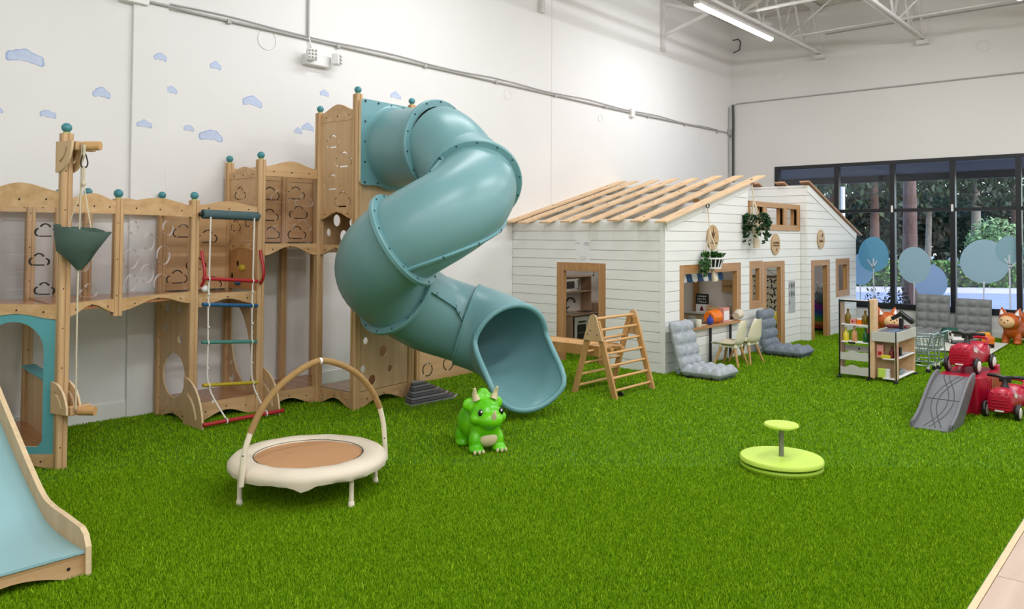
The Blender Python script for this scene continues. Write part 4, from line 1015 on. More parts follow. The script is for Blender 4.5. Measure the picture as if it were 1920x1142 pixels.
# ================================================================== PLAYHOUSE
PH = thing('playhouse', 'white shiplap wooden playhouse with slatted roofs and oak door frames', 'playhouse', (8.3, 4.79, 0), world=True)
HX, HY, RX = 8.30, 4.79, 10.56           # left face, front face, ridge of the first gable
BH = 0.1205
def clip_top(poly, a, b):
    """keep the part of polygon (u, z) below z = a + b*u"""
    out = []
    for i in range(len(poly)):
        p, q = poly[i], poly[(i+1) % len(poly)]; dp, dq = p[1]-a-b*p[0], q[1]-a-b*q[0]
        if dp <= 0: out.append(p)
        if (dp < 0 < dq) or (dq < 0 < dp):
            t = dp/(dp-dq); out.append((p[0]+(q[0]-p[0])*t, p[1]+(q[1]-p[1])*t))
    return out
def siding(O, U, N, u0, u1, ztop, holes=(), slope=None, parent=PH, z0=0.0, joints=()):
    """one board per course; boards stop at openings; backing sheet behind"""
    O, U, N = V(*O), V(*U), V(*N); g = 0.0028; cache = {}
    r = 0
    while True:
        b0 = max(z0, r*BH); b1 = min((r+1)*BH, ztop); r += 1
        if b0 >= ztop-0.01: break
        if b1 <= z0+0.005: continue
        cuts = sorted({b0, b1} | {z for h in holes for z in (h[2], h[3]) if b0+0.004 < z < b1-0.004})
        for c0, c1 in zip(cuts[:-1], cuts[1:]):
            zm = (c0+c1)/2; iv = [(u0, u1)]
            for h in holes:
                if h[2] < zm < h[3]: iv = [q for a, b in iv for q in ((a, min(b, h[0])), (max(a, h[1]), b)) if q[1]-q[0] > 0.004]
            for a, b in iv:
                P = [(a, c0+(g if c0 == b0 else 0)), (b, c0+(g if c0 == b0 else 0)), (b, c1-(g if c1 == b1 else 0)), (a, c1-(g if c1 == b1 else 0))]
                if slope: P = clip_top(P, *slope)
                if len(P) < 3: continue
                m = MB(); m.prism(P, [], 0.016, O+N*0.008, U, (0, 0, 1))
                m.build('siding_board', SIDING, parent)
    outer = [(u0, z0), (u1, z0), (u1, ztop), (u0, ztop)]
    if slope: outer = clip_top(outer, *slope)
    outer = [p for i, p in enumerate(outer) if (Vector(p)-Vector(outer[i-1])).length > 1e-4]
    # backing sheet in strips, so that openings that touch the ground stay open
    us = sorted({u0, u1} | {u for h in holes for u in (h[0], h[1]) if u0 < u < u1})
    bk = MB()
    for a, b in zip(us[:-1], us[1:]):
        um = (a+b)/2; hs = sorted([(h[2], h[3]) for h in holes if h[0] < um < h[1]]); z = z0; iv = []
        for h0, h1 in hs:
            if h0 > z+0.004: iv.append((z, h0))
            z = max(z, h1)
        iv.append((z, ztop))
        for c0, c1 in iv:
            P = [(a, c0), (b, c0), (b, c1), (a, c1)]
            if slope: P = clip_top(P, *slope)
            if len(P) >= 3: bk.prism(P, [], 0.02, O-N*0.0105, U, (0, 0, 1))
    bk.build('wall_sheet', INNER, parent)
def frame(O, U, N, a0, a1, z0, z1, wd=0.075, floor_=False, deep=0.11, name='door_frame', sill=True, wl_=None, wr_=None):
    """oak casing around an opening (a0..a1, z0..z1): four boards and the reveal"""
    O, U, N = V(*O), V(*U), V(*N); wl_ = wl_ or wd; wr_ = wr_ or wd
    fz = z0 if (floor_ or not sill) else z0-wd
    def brd(u0, u1, c0, c1, n0, n1, nm, m):
        MB().obox(O+U*(u0+u1)/2+V(0, 0, (c0+c1)/2)+N*(n0+n1)/2, U*(u1-u0)/2, N*(n1-n0)/2, (0, 0, (c1-c0)/2)).build(nm, m, PH, bevel=0.003)
    brd(a0-wl_, a0, fz, z1+wd, 0.001, 0.017, name+'_stile', TRIM); brd(a1, a1+wr_, fz, z1+wd, 0.001, 0.017, name+'_stile', TRIM)
    brd(a0, a1, z1, z1+wd, 0.001, 0.017, name+'_head', TRIMX)
    if not floor_ and sill: brd(a0, a1, z0-wd, z0, 0.001, 0.017, name+'_sill', TRIMX)
    brd(a0-0.001, a0+0.02, z0, z1, -deep, 0.015, name+'_reveal', TRIM); brd(a1-0.02, a1+0.001, z0, z1, -deep, 0.015, name+'_reveal', TRIM)
    brd(a0+0.02, a1-0.02, z1-0.02, z1, -deep, 0.015, name+'_reveal', TRIMX)
    if not floor_ and sill: brd(a0+0.02, a1-0.02, z0, z0+0.02, -deep, 0.015, name+'_reveal', TRIMX)
# left face (towards -x): u runs from y = 7.165 to 4.79 -> measured as distance from the front corner
EAVE = 1.80
siding((HX, HY, 0), (0, 1, 0), (-1, 0, 0), 0.0, 2.37, EAVE, [(0.917, 1.51, -1, 1.19)])
frame((HX, HY, 0), (0, 1, 0), (-1, 0, 0), 0.917, 1.51, 0.0, 1.19, 0.09, True, 0.05)
# front face of the first house
SL = 0.254
siding((HX, HY, 0), (1, 0, 0), (0, -1, 0), 0.0, RX-HX, 2.40, [(0.42, 1.93, 0.50, 1.178)], (EAVE+0.02, SL))
frame((HX, HY, 0), (1, 0, 0), (0, -1, 0), 0.42, 1.93, 0.50, 1.178, 0.095, False, 0.05, 'window_frame', sill=False, wr_=0.10)
MB().box(HX+0.42, HX+1.93, HY-0.09, HY+0.16, 0.465, 0.497).build('counter_board', TRIMX, PH, bevel=0.005)
for x in (HX+1.05, HX+1.62): MB().cyl((x, HY-0.055, 0), (x, HY-0.055, 0.466), 0.018, 12).build('counter_leg', BLACK, PH, smooth=50)
# rake trim of the gable
MB().bar((HX, HY-0.021, EAVE-0.035), (RX, HY-0.021, EAVE-0.035+SL*(RX-HX)), 0.012, 0.115).build('rake_board', SIDING, PH, bevel=0.003)
MB().box(HX-0.022, HX, HY-0.018, HY+0.05, 0, EAVE-0.06).build('corner_board', SIDING, PH, bevel=0.002)
# middle part
MX1 = 12.47
siding((RX, HY, 0), (1, 0, 0), (0, -1, 0), 0.0, MX1-RX, 2.06, [(0.13, 0.405, 0.70, 1.195), (0.61, 1.17, -1, 1.195), (0.05, 0.48, 1.81, 2.06), (0.61, 1.22, 1.81, 2.06), (1.36, 1.77, 1.81, 2.06)])
frame((RX, HY, 0), (1, 0, 0), (0, -1, 0), 0.61, 1.17, 0.0, 1.195, 0.075, True, 0.05, 'door_frame', wl_=0.11, wr_=0.13)
frame((RX, HY, 0), (1, 0, 0), (0, -1, 0), 0.13, 0.405, 0.70, 1.195, 0.09, False, 0.05, 'side_light', wr_=0.09)
def bd(x0, x1, y0, y1, z0, z1, nm, m, bev=0.003): return MB().box(x0, x1, y0, y1, z0, z1).build(nm, m, PH, bevel=bev)
# clerestory
bd(RX+0.02, MX1-0.03, HY-0.035, HY+0.08, 2.06, 2.135, 'clerestory_head', TRIMX); bd(RX+0.02, MX1-0.03, HY-0.035, HY+0.08, 1.725, 1.81, 'clerestory_sill', TRIMX)
for a, b in ((0.01, 0.05), (0.48, 0.61), (1.22, 1.36), (1.77, 1.88)): bd(RX+a, RX+b, HY-0.035, HY+0.08, 1.81, 2.06, 'clerestory_stile', TRIM)
# jog and second house
WY2 = 4.67; WX2a, WX2b = 12.50, 14.80; SL2 = -0.325; RZ = 2.45
siding((WX2a, WY2, 0), (0, 1, 0), (-1, 0, 0), 0.0, WY-WY2, RZ)
siding((WX2a, WY2, 0), (1, 0, 0), (0, -1, 0), 0.0, WX2b-WX2a, RZ, [(0.245, 0.865, -1, 1.188), (1.37, 1.845, 0.705, 1.18)], (RZ, SL2))
frame((WX2a, WY2, 0), (1, 0, 0), (0, -1, 0), 0.245, 0.865, 0.0, 1.188, 0.075, True, 0.06, 'door_frame', wl_=0.13, wr_=0.10)
frame((WX2a, WY2, 0), (1, 0, 0), (0, -1, 0), 1.37, 1.845, 0.705, 1.18, 0.09, False, 0.06, 'window_frame', wl_=0.13, wr_=0.10)
MB().bar((WX2a, WY2-0.021, RZ-0.055), (WX2b, WY2-0.021, RZ-0.055+SL2*(WX2b-WX2a)), 0.012, 0.115).build('rake_board', SIDING, PH, bevel=0.003)
siding((WX2b, WY2, 0), (0, 1, 0), (1, 0, 0), 0.0, 2.45, 1.70)
# inner walls
bd(RX-0.03, RX, HY+0.03, WY, 0, 2.35, 'partition_wall', INNER); 
MB().prism([(0, 0), (RX-HX-0.06, 0), (RX-HX-0.06, 2.36), (0, EAVE)], [], 0.02, (HX+0.03, WY-0.03, 0), (1, 0, 0), (0, 0, 1)).build('rear_wall', INNER, PH)
bd(RX+0.02, WX2b-0.03, WY-0.05, WY-0.03, 0, 1.70, 'rear_wall', INNER)
bd(10.46, 10.53, 5.51, 5.57, 0, 2.2, 'inner_post', TRIM)
bd(HX+0.03, HX+0.07, HY+0.03, HY+0.07, 0, 1.75, 'inner_post', TRIM)
# roof slats: boards rising along x, eight over the first house
for i, y in enumerate((4.735, 5.085, 5.43, 5.785, 6.14, 6.50, 6.845, 7.09)):
    dz = 0.004*((i*37) % 5-2); wdt = 0.155
    zz = lambda x: EAVE+0.045+SL*(x-HX)
    a, b = 8.10+0.02*((i*13) % 3), 10.90+0.03*((i*7) % 3)
    o = MB().bar((a, y+wdt/2-0.08, zz(a)+dz), (b, y+wdt/2-0.08, zz(b)+dz), wdt, 0.022).build('roof_slat', SLATW, PH, bevel=0.002)
    b_ = MB()
    for x in (8.32, 9.1, 9.8, 10.5): b_.cyl((x, y, zz(x)+0.01), (x, y, zz(x)+0.018+dz), 0.006, 6)
    b_.build('screws', BOLT, o)
for x in (8.33, 9.2, 9.9, RX-0.03): MB().box(x-0.02, x+0.02, HY, WY, EAVE+SL*(x-HX)-0.06, EAVE+SL*(x-HX)+0.034-0.006).build('purlin', SIDING, PH)
for i, y in enumerate((4.60, 5.0, 5.42, 5.84, 6.26, 6.68)):
    zz = lambda x: RZ+0.03+SL2*(x-WX2a)
    MB().bar((12.42, y+0.08, zz(12.42)), (14.98, y+0.08, zz(14.98)), 0.155, 0.022).build('roof_slat', SLATR, PH, bevel=0.002)
# round signs
def sign(x, z, y, label, lines, deco):
    t = thing('round_sign', label, 'sign', (x, y, z))
    MB().lathe([(0.0001, 0), (0.158, 0), (0.16, 0.003), (0.16, 0.012), (0.0001, 0.012)], 40, (0, 0, 0), (0, -1, 0), cap=False).build('disc', SIGNW, t, smooth=40)
    m = MB()
    for (a, b, w_, h_) in lines: m.box(a-w_/2, a+w_/2, -0.016, -0.012, b-h_/2, b+h_/2)
    for P in deco: m.prism(P, [], 0.004, (0, -0.014, 0), (1, 0, 0), (0, 0, 1))
    m.build('lettering', SIGNT, t)
def word(a, b, n, cw, h, R):
    """a row of small burnt strokes the size of the lettering, too small in the photograph to read"""
    out = []
    for i in range(n):
        x = a+(i-(n-1)/2)*cw; out.append((x-cw*0.25, b, cw*0.18, h)); 
        if R.random() < 0.6: out.append((x+cw*0.12, b, cw*0.18, h))
        out.append((x, b+R.choice((-.4, 0, .4))*h, cw*0.55, h*0.2))
    return out
R = random.Random(3)
sign(9.477, 1.615, HY-0.02, 'round wooden sign with plant drawing behind the basket planter', word(0, -0.075, 9, 0.024, 0.02, R)+[(0, 0.0, 0.008, 0.09)],
     [[(0, 0.0), (0.04, 0.03), (0.045, 0.07), (0.01, 0.04)], [(0, 0.0), (-0.01, 0.05), (-0.045, 0.07), (-0.04, 0.03)], [(-0.01, 0.05), (0.012, 0.05), (0.0, 0.13)], [(-0.04, -0.04), (0.04, -0.04), (0.03, -0.06), (-0.03, -0.06)]])
sign(11.492, 1.52, HY-0.02, 'round wooden sign with lettering above the middle doorway', word(0, 0.02, 8, 0.030, 0.034, R)+word(0, -0.02, 8, 0.028, 0.02, R), [[(0.0, -0.10), (0.03, -0.10), (0.045, -0.06), (0.03, -0.05), (0.02, -0.08), (0.0, -0.085)]])
sign(13.03, 1.595, WY2-0.02, 'round wooden sign with leaf motif on the second gable', word(0, -0.03, 7, 0.028, 0.03, R), [[(0.02, 0.03), (0.07, 0.05), (0.08, 0.10), (0.03, 0.09)]])
# notices
t = thing('wall_notice', 'white notice sheet taped above the playhouse side door', 'notice', (HX-0.017, 5.965, 1.43))
MB().box(-0.002, 0.0, -0.115, 0.115, -0.145, 0.145).build('sheet', PAPER, t)
m = MB()
m.tube([(-0.003, 0.085-0.03*math.cos(PI*i/8)*1.0, 0.085+0.022*math.sin(PI*i/8)) for i in range(9)], 0.003, 5)
for zz, w_ in ((0.105, 0.05), (0.09, 0.06), (0.075, 0.05)): m.box(-0.003, -0.002, -0.09, -0.09+w_*1.4, zz-0.004, zz+0.004)
for zz, w_ in ((-0.075, 0.09), (-0.095, 0.12), (-0.112, 0.08)): m.box(-0.003, -0.002, -w_/2, w_/2, zz-0.0025, zz+0.0025)
m.build('print', PAPERG, t)
t = thing('wall_chart', 'grey leaf chart sheet stuck beside the middle doorway', 'chart', (12.13, HY-0.017, 0.70))
MB().box(-0.13, 0.13, -0.002, 0, -0.24, 0.25).build('sheet', PAPERG, t)
m = MB()
for i in range(9):
    x, z = -0.09+0.085*(i % 3), 0.18-0.13*(i//3); q = 0.7+0.5*((i*5) % 3)/2
    if i > 6: continue
    m.prism([(x, z-0.05*q), (x+0.02*q, z-0.01), (x+0.012*q, z+0.035*q), (x-0.01*q, z+0.04*q), (x-0.022*q, z)], [], 0.001, (0, -0.003, 0), (1, 0, 0), (0, 0, 1))
m.build('leaf_prints', INK, t)
# ---- hanging planters
def ring(c, r, rr, ax, name, mt, p):
    a = Vector(ax).normalized(); u = a.orthogonal().normalized(); b = a.cross(u)
    return MB().tube([Vector(c)+(u*math.cos(2*PI*i/14)+b*math.sin(2*PI*i/14))*r for i in range(14)], rr, 6, closed=True).build(name, mt, p, smooth=60)
def leafset(n, f, size, mt, name, p):
    m = MB()
    for i in range(n):
        c, d = f(i); c = Vector(c); d = Vector(d).normalized(); s = size*rng.uniform(0.7, 1.3); w_ = d.cross(Vector(rng.normal(0, 1, 3))).normalized()*s*0.38
        nrm = d.cross(w_).normalized()*s*0.12
        m.add([c, c+d*s*0.5+w_+nrm, c+d*s, c+d*s*0.5-w_+nrm, c+d*s*0.5-nrm], [(0, 1, 4), (1, 2, 4), (2, 3, 4), (3, 0, 4)])
    return m.build(name, mt, p)
t = thing('hanging_planter', 'white basket planter with green leaves hung before the plant sign', 'planter', (9.25, HY-0.12, 1.33))
ring((0, 0.05, 0.685), 0.028, 0.007, (0.3, 1, 0), 'eye_hook', BOLT, t)
MB().tube([(0, 0.05, 0.66), (0.02, 0.03, 0.36)], 0.007, 6).build('hanging_cord', JUTE, t)
MB().tube([(0.02, 0.03, 0.36), (0.015, 0.02, 0.30)], 0.016, 8).build('cord_knot', JUTE, t)
for i in range(6):
    a = 2*PI*i/6+0.3; MB().tube([(0.02, 0.03, 0.34), (0.135*math.cos(a)+0.02, 0.12*math.sin(a), 0.03)], 0.0045, 6).build('cord', JUTE, t)
bm_ = MB().lathe([(0.10, -0.10), (0.135, -0.02), (0.14, 0.02), (0.128, 0.02), (0.12, -0.02), (0.09, -0.09)], 24, (0.02, 0, 0)); bm_.build('basket', BLACK, t, smooth=50)
m = MB()
for i in range(16):
    a = 2*PI*i/16; m.bar((0.02+0.142*math.cos(a), 0.142*math.sin(a), 0.015), (0.02+0.108*math.cos(a), 0.108*math.sin(a), -0.10), 0.014, 0.008, up=(math.cos(a), math.sin(a), 0))
m.build('basket_slats', WPLAS, t)
for z, r in ((0.02, 0.143), (-0.10, 0.107)): MB().lathe([(r-0.008, -0.01), (r+0.006, -0.01), (r+0.006, 0.01), (r-0.008, 0.01)], 28, (0.02, 0, z), cap=False).build('basket_rim', WPLAS, t, smooth=40)
MB().tube(smooth_pts([(0.02, 0, -0.10), (0.03, -0.01, -0.17), (0.05, -0.02, -0.27)], 4), [0.02, 0.02, 0.02, 0.02, 0.025, 0.03, 0.034, 0.038, 0.04], 10).build('tassel', JUTE, t, smooth=60)
def fA(i):
    a = rng.uniform(0, 2*PI); r = rng.uniform(0, 0.13)
    if i % 3 == 0:
        return (0.02-0.15-rng.uniform(0, 0.04), rng.uniform(-0.06, 0.06), rng.uniform(-0.14, 0.04)), (-0.4, rng.uniform(-.5, .5), -1)
    return (0.02+r*math.cos(a), r*math.sin(a), 0.02+rng.uniform(0, 0.03)), (math.cos(a)*0.8, math.sin(a)*0.8, rng.uniform(0.2, 1.2))
leafset(110, fA, 0.075, LEAF2, 'leaves', t)['kind'] = 'stuff'
t = thing('hanging_planter', 'bushy dark green plant in macrame hanger below the gable peak', 'planter', (10.585, HY-0.12, 1.80))
ring((-0.01, 0.05, 0.60), 0.032, 0.007, (0.3, 1, 0), 'eye_hook', BOLT, t)
MB().tube([(-0.01, 0.05, 0.57), (0.0, 0.03, 0.33)], 0.008, 6).build('hanging_cord', JUTE, t)
for i in range(6):
    a = 2*PI*i/6; MB().tube([(0, 0.03, 0.35), (0.10*math.cos(a), 0.09*math.sin(a), 0.0)], 0.007, 6).build('cord', JUTE, t)
MB().lathe([(0.05, -0.12), (0.09, -0.08), (0.11, 0.0), (0.10, 0.03)], 20).build('pot', JUTE, t, smooth=60)
MB().tube([(0, 0, -0.10), (0.0, 0, -0.18), (0.005, -0.01, -0.33)], [0.035, 0.038, 0.05], 10).build('tassel', JUTE, t, smooth=60)
def fB(i):
    a = rng.uniform(0, 2*PI); e = rng.uniform(-0.5, 1.2); r = 0.17
    z = 0.02+0.13*math.sin(e); q = r*math.cos(e*0.8)
    if i % 4 == 0: z -= rng.uniform(0.05, 0.26); q *= 0.95
    return (q*math.cos(a)*1.15, q*math.sin(a)*0.75, z), (math.cos(a), math.sin(a), rng.uniform(-1.1, 0.5))
leafset(330, fB, 0.075, LEAF, 'leaves', t)['kind'] = 'stuff'

# ---- inside the playhouse
k = thing('toy_kitchen', 'wooden toy kitchen with microwave, black tap and oven behind the side door', 'toy kitchen', (9.43, 6.9, 0), world=True)
kx0, kx1, ky0, ky1 = 9.08, 9.80, 6.72, 7.10
def kb(nm, x0, x1, y0, y1, z0, z1, m, par=None, bev=0.003): return MB().box(x0, x1, y0, y1, z0, z1).build(nm, m, par or k, bevel=bev)
kb('side_panel', kx0, kx0+0.015, ky0, ky1, 0, 0.48, KITB); kb('side_panel', kx1-0.015, kx1, ky0, ky1, 0, 0.48, KITB)
kb('worktop', kx0-0.01, kx1+0.01, ky0-0.02, ky1, 0.485, 0.51, KITB); kb('back_board', kx0, kx1, ky1-0.012, ky1, 0, 1.02, KITW)
od = kb('oven_door', kx0+0.05, kx0+0.36, ky0-0.01, ky0+0.005, 0.05, 0.47, KITW); kb('oven_window', kx0+0.10, kx0+0.31, ky0-0.014, ky0-0.01, 0.14, 0.36, OVEN, od); kb('oven_shelf', kx0+0.11, kx0+0.30, ky0-0.016, ky0-0.014, 0.235, 0.25, CHROME, od)
kb('handle', kx0+0.12, kx0+0.29, ky0-0.035, ky0-0.014, 0.395, 0.41, BLACK, od)
cd = kb('cupboard_door', kx0+0.37, kx1-0.02, ky0-0.01, ky0+0.005, 0.05, 0.47, KITW); MB().sph((kx0+0.43, ky0-0.02, 0.42), 0.013, 10, 8).build('knob', BLACK, cd, smooth=180)
for x in (kx0, kx1-0.016): kb('upright_board', x, x+0.016, ky1-0.20, ky1, 0.51, 1.03, KITB)
kb('top_shelf', kx0, kx1, ky1-0.20, ky1, 1.02, 1.035, KITB); kb('mid_shelf', kx0+0.016, kx1-0.016, ky1-0.20, ky1, 0.80, 0.815, KITB)
mw = kb('microwave', kx0+0.06, kx0+0.40, ky1-0.19, ky1-0.02, 0.818, 1.0, KITW); kb('microwave_window', kx0+0.11, kx0+0.30, ky1-0.193, ky1-0.19, 0.86, 0.965, OVEN, mw)
MB().tube([(kx0+0.36, ky1-0.20, 0.85), (kx0+0.36, ky1-0.225, 0.86), (kx0+0.36, ky1-0.225, 0.96), (kx0+0.36, ky1-0.20, 0.97)], 0.008, 6).build('microwave_handle', BLACK, mw)
MB().tube(smooth_pts([(kx0+0.22, ky1-0.10, 0.51), (kx0+0.22, ky1-0.10, 0.66), (kx0+0.25, ky1-0.14, 0.72), (kx0+0.30, ky1-0.18, 0.70), (kx0+0.31, ky1-0.19, 0.65)], 5), 0.014, 8).build('tap', BLACK, k, smooth=60)
MB().tube([(kx0+0.22, ky1-0.1, 0.56), (kx0+0.27, ky1-0.12, 0.59)], 0.01, 6).build('tap_lever', BLACK, k)
kb('sink', kx0+0.10, kx0+0.34, ky0+0.05, ky1-0.12, 0.508, 0.514, OVEN); kb('hob', kx0+0.42, kx0+0.66, ky0+0.06, ky1-0.14, 0.508, 0.515, BLACK)
kc = thing('toy_cabinet', 'brown low toy cabinet standing right of the toy kitchen', 'cabinet', (10.1, 6.9, 0)); MB().box(-0.22, 0.22, -0.12, 0.2, 0, 0.62).build('body', KITB, kc, bevel=0.004); MB().box(-0.2, 0.2, -0.135, -0.12, 0.05, 0.58).build('door', KITB, kc, bevel=0.003)
vn = thing('hanging_vine', 'thin dark vine hanging inside above the toy kitchen', 'vine', (9.9, 6.95, 1.2))
MB().tube(smooth_pts([(0, 0, 0.3), (0.02, 0, 0.12), (-0.02, 0, 0.0), (0.04, 0, -0.16)], 5), 0.004, 5).build('stem', LEAF, vn)
leafset(26, lambda i: ((rng.uniform(-0.03, 0.05), 0, rng.uniform(-0.16, 0.28)), (rng.uniform(-1, 1), -0.3, -1)), 0.05, LEAF, 'leaves', vn)['kind'] = 'stuff'
# market stall inside the front window
ms = thing('market_stall', 'low wooden market counter inside the playhouse front window', 'stall', (10.38, 5.5, 0), world=True)
MB().box(10.27, 10.50, 4.88, 6.20, 0.525, 0.55).build('counter_top', GREYW, ms, bevel=0.004); MB().box(10.29, 10.305, 4.90, 6.18, 0.30, 0.525).build('front_board', KITB, ms, bevel=0.003)
for y in (4.91, 5.33, 5.75, 6.16): MB().box(10.305, 10.49, y-0.01, y+0.01, 0.02, 0.525).build('upright', KITB, ms)
MB().box(10.305, 10.49, 4.92, 6.15, 0.14, 0.155).build('shelf', KITB, ms)
aw = thing('striped_awning', 'blue and white striped awning inside the front window', 'awning', (9.25, 4.98, 1.16), world=True)
for i in range(9):
    x0 = 8.72+i*0.145; P = [(0, 0.075, 0), (0, 0.04, -0.0), (0, 0, -0.03), (0, -0.01, -0.055)]
    vs = []; Q = [(HY+0.30, 1.225), (HY+0.20, 1.19), (HY+0.11, 1.135), (HY+0.09, 1.06-0.02)]
    for (y, z) in Q: vs += [(x0, y, z), (x0+0.145, y, z)]
    vs[6:8] = [(x0+0.01, Q[3][0], Q[3][1]+0.012), (x0+0.135, Q[3][0], Q[3][1]+0.012)]
    vs += [(x0+0.0725, Q[3][0], Q[3][1]-0.004)]
    o = MB().add(vs, [(0, 1, 3, 2), (2, 3, 5, 4), (4, 5, 7, 8, 6)]).build('awning_stripe', STRIPEB if i % 2 == 0 else PAPER, aw); sm = o.modifiers.new('thick', 'SOLIDIFY'); sm.thickness = 0.004
MB().cyl((8.70, HY+0.30, 1.225), (10.05, HY+0.30, 1.225), 0.012, 8).build('awning_rod', KITB, aw)
for x in (8.72, 10.02): MB().bar((x, HY+0.30, 1.22), (x, HY+0.02, 1.22), 0.014, 0.014).build('awning_arm', KITB, aw)
t = thing('hanging_board', 'small wooden name board hung inside the front window', 'board', (10.48, 5.03, 0.93), -PI/2); MB().box(-0.1, 0.1, -0.008, 0.008, -0.085, 0.085).build('board', SIGNW, t, bevel=0.003)
m = MB()
for (a, b, w_, h_) in word(0, 0.0, 5, 0.03, 0.03, R): m.box(a-w_/2, a+w_/2, -0.011, -0.008, b-h_/2, b+h_/2)
m.build('lettering', SIGNT, t); MB().tube([(-0.07, 0, 0.085), (0, 0, 0.14), (0.07, 0, 0.085)], 0.003, 5).build('string', JUTE, t)
t = thing('menu_board', 'small black lettered board standing on the stall counter', 'board', (10.37, 5.38, 0.55), -PI/2); MB().box(-0.09, 0.09, -0.01, 0.01, 0.0, 0.11).build('white_card', PAPER, t); MB().box(-0.10, 0.10, -0.006, 0.014, 0.115, 0.26).build('black_board', BLACK, t, bevel=0.004)
m = MB()
for zz in (0.145, 0.185, 0.225):
    for (a, b, w_, h_) in word(0, zz, 5, 0.03, 0.022, R): m.box(a-w_/2, a+w_/2, -0.009, -0.006, b-h_/2, b+h_/2)
m.build('lettering', PAPER, t); MB().prism([(-0.03, 0.02), (0.03, 0.02), (0.02, 0.06), (0.0, 0.09), (-0.02, 0.06)], [], 0.002, (0, -0.012, 0), (1, 0, 0), (0, 0, 1)).build('emblem', DKRED, t)
t = thing('fruit_crate', 'small pale wooden crate on the stall counter', 'crate', (10.38, 5.13, 0.55), PI/2); 
for y in (-0.08, 0.08): 
    for z in (0.02, 0.065): MB().box(-0.15, 0.15, y-0.004, y+0.004, z-0.018, z+0.018).build('slat', SLATW, t)
for x in (-0.15, 0.15): MB().box(x-0.004, x+0.004, -0.08, 0.08, 0, 0.10).build('end_board', SLATW, t)
MB().box(-0.15, 0.15, -0.08, 0.08, 0, 0.006).build('base', SLATW, t)
t = thing('play_stool', 'dark rounded wooden chair back inside the window left edge', 'chair', (8.78, 5.02, 0)); MB().prism([(-0.09, 0.46), (0.09, 0.46), (0.09, 0.72)]+[(0.09*math.cos(PI*i/8), 0.74+0.09*math.sin(PI*i/8)) for i in range(9)]+[(-0.09, 0.72)], [], 0.02, (0, 0, 0), (1, 0, 0), (0, 0, 1)).build('backrest', KITB, t, bevel=0.004)
MB().box(-0.13, 0.13, 0, 0.26, 0.28, 0.30).build('seat', KITB, t, bevel=0.004)
for x in (-0.11, 0.11):
    MB().box(x-0.014, x+0.014, -0.012, 0.016, 0, 0.5).build('leg', KITB, t); MB().box(x-0.014, x+0.014, 0.22, 0.25, 0, 0.29).build('leg', KITB, t)
# goods on the window counter (board top at z 0.485)
CZ = 0.497
t = thing('toy_basket', 'orange toy basket lying on the window counter', 'basket', (9.52, HY+0.0, CZ)); 
MB().lathe([(0.0001, 0), (0.07, 0), (0.082, 0.03), (0.088, 0.22), (0.08, 0.22), (0.075, 0.03), (0.0001, 0.012)], 20, (-0.11, 0, 0.088), (1, 0.0, 0.0), cap=False).build('body', ORANGE, t, smooth=40)
ring((0.11, 0, 0.088), 0.086, 0.007, (1, 0, 0), 'rim', ORANGE, t)
t = thing('toy_box', 'peach and white cardboard box beside the orange basket', 'box', (9.80, HY-0.02, CZ)); MB().box(-0.09, 0.09, -0.04, 0.04, 0, 0.19).build('body', PINK, t, bevel=0.003); MB().box(-0.07, 0.07, -0.042, -0.04, 0.03, 0.15).build('label', PAPER, t)
t = thing('toy_jar', 'grey green toy jar at the near end of the counter', 'jar', (8.90, HY-0.03, CZ)); MB().lathe([(0.045, 0), (0.055, 0.02), (0.055, 0.09), (0.04, 0.11), (0.045, 0.12), (0.045, 0.14), (0.0001, 0.14)], 16).build('jar', GREYP, t, smooth=50)
t = thing('toy_tin', 'pale green toy tin beside the grey jar', 'tin', (9.05, HY-0.035, CZ)); MB().lathe([(0.045, 0), (0.048, 0.004), (0.048, 0.085), (0.045, 0.09), (0.0001, 0.09)], 16).build('tin', RUG, t, smooth=50)
t = thing('toy_till', 'white toy till with pink keys at the counter near end', 'toy till', (8.82, HY+0.085, CZ)); MB().box(-0.08, 0.08, -0.06, 0.06, 0, 0.10).build('body', PAPER, t, bevel=0.006); MB().box(-0.06, 0.06, -0.02, 0.02, 0.1, 0.19).build('screen', GREYP, t, bevel=0.004); MB().box(-0.07, 0.07, -0.066, -0.058, 0.03, 0.07).build('keys', PINK, t)
t = thing('toy_bag', 'small dark blue toy bag beside the orange basket', 'bag', (9.36, HY-0.045, CZ)); MB().sph((0, 0, 0.05), (0.06, 0.04, 0.05), 12, 8).build('bag', RAINBOW[1], t, smooth=180); MB().tube([(-0.03, 0, 0.09), (0, 0, 0.13), (0.03, 0, 0.09)], 0.006, 6).build('handle', RAINBOW[1], t)
t = thing('toy_cup', 'cream toy cup tipped at the far end of the counter', 'cup', (10.12, HY-0.05, CZ)); MB().lathe([(0.0001, 0), (0.05, 0), (0.07, 0.10), (0.064, 0.10), (0.046, 0.006), (0.0001, 0.006)], 18, (-0.02, 0, 0.06), (1, 0, 0.25), cap=False).build('cup', CREAM, t, smooth=50)
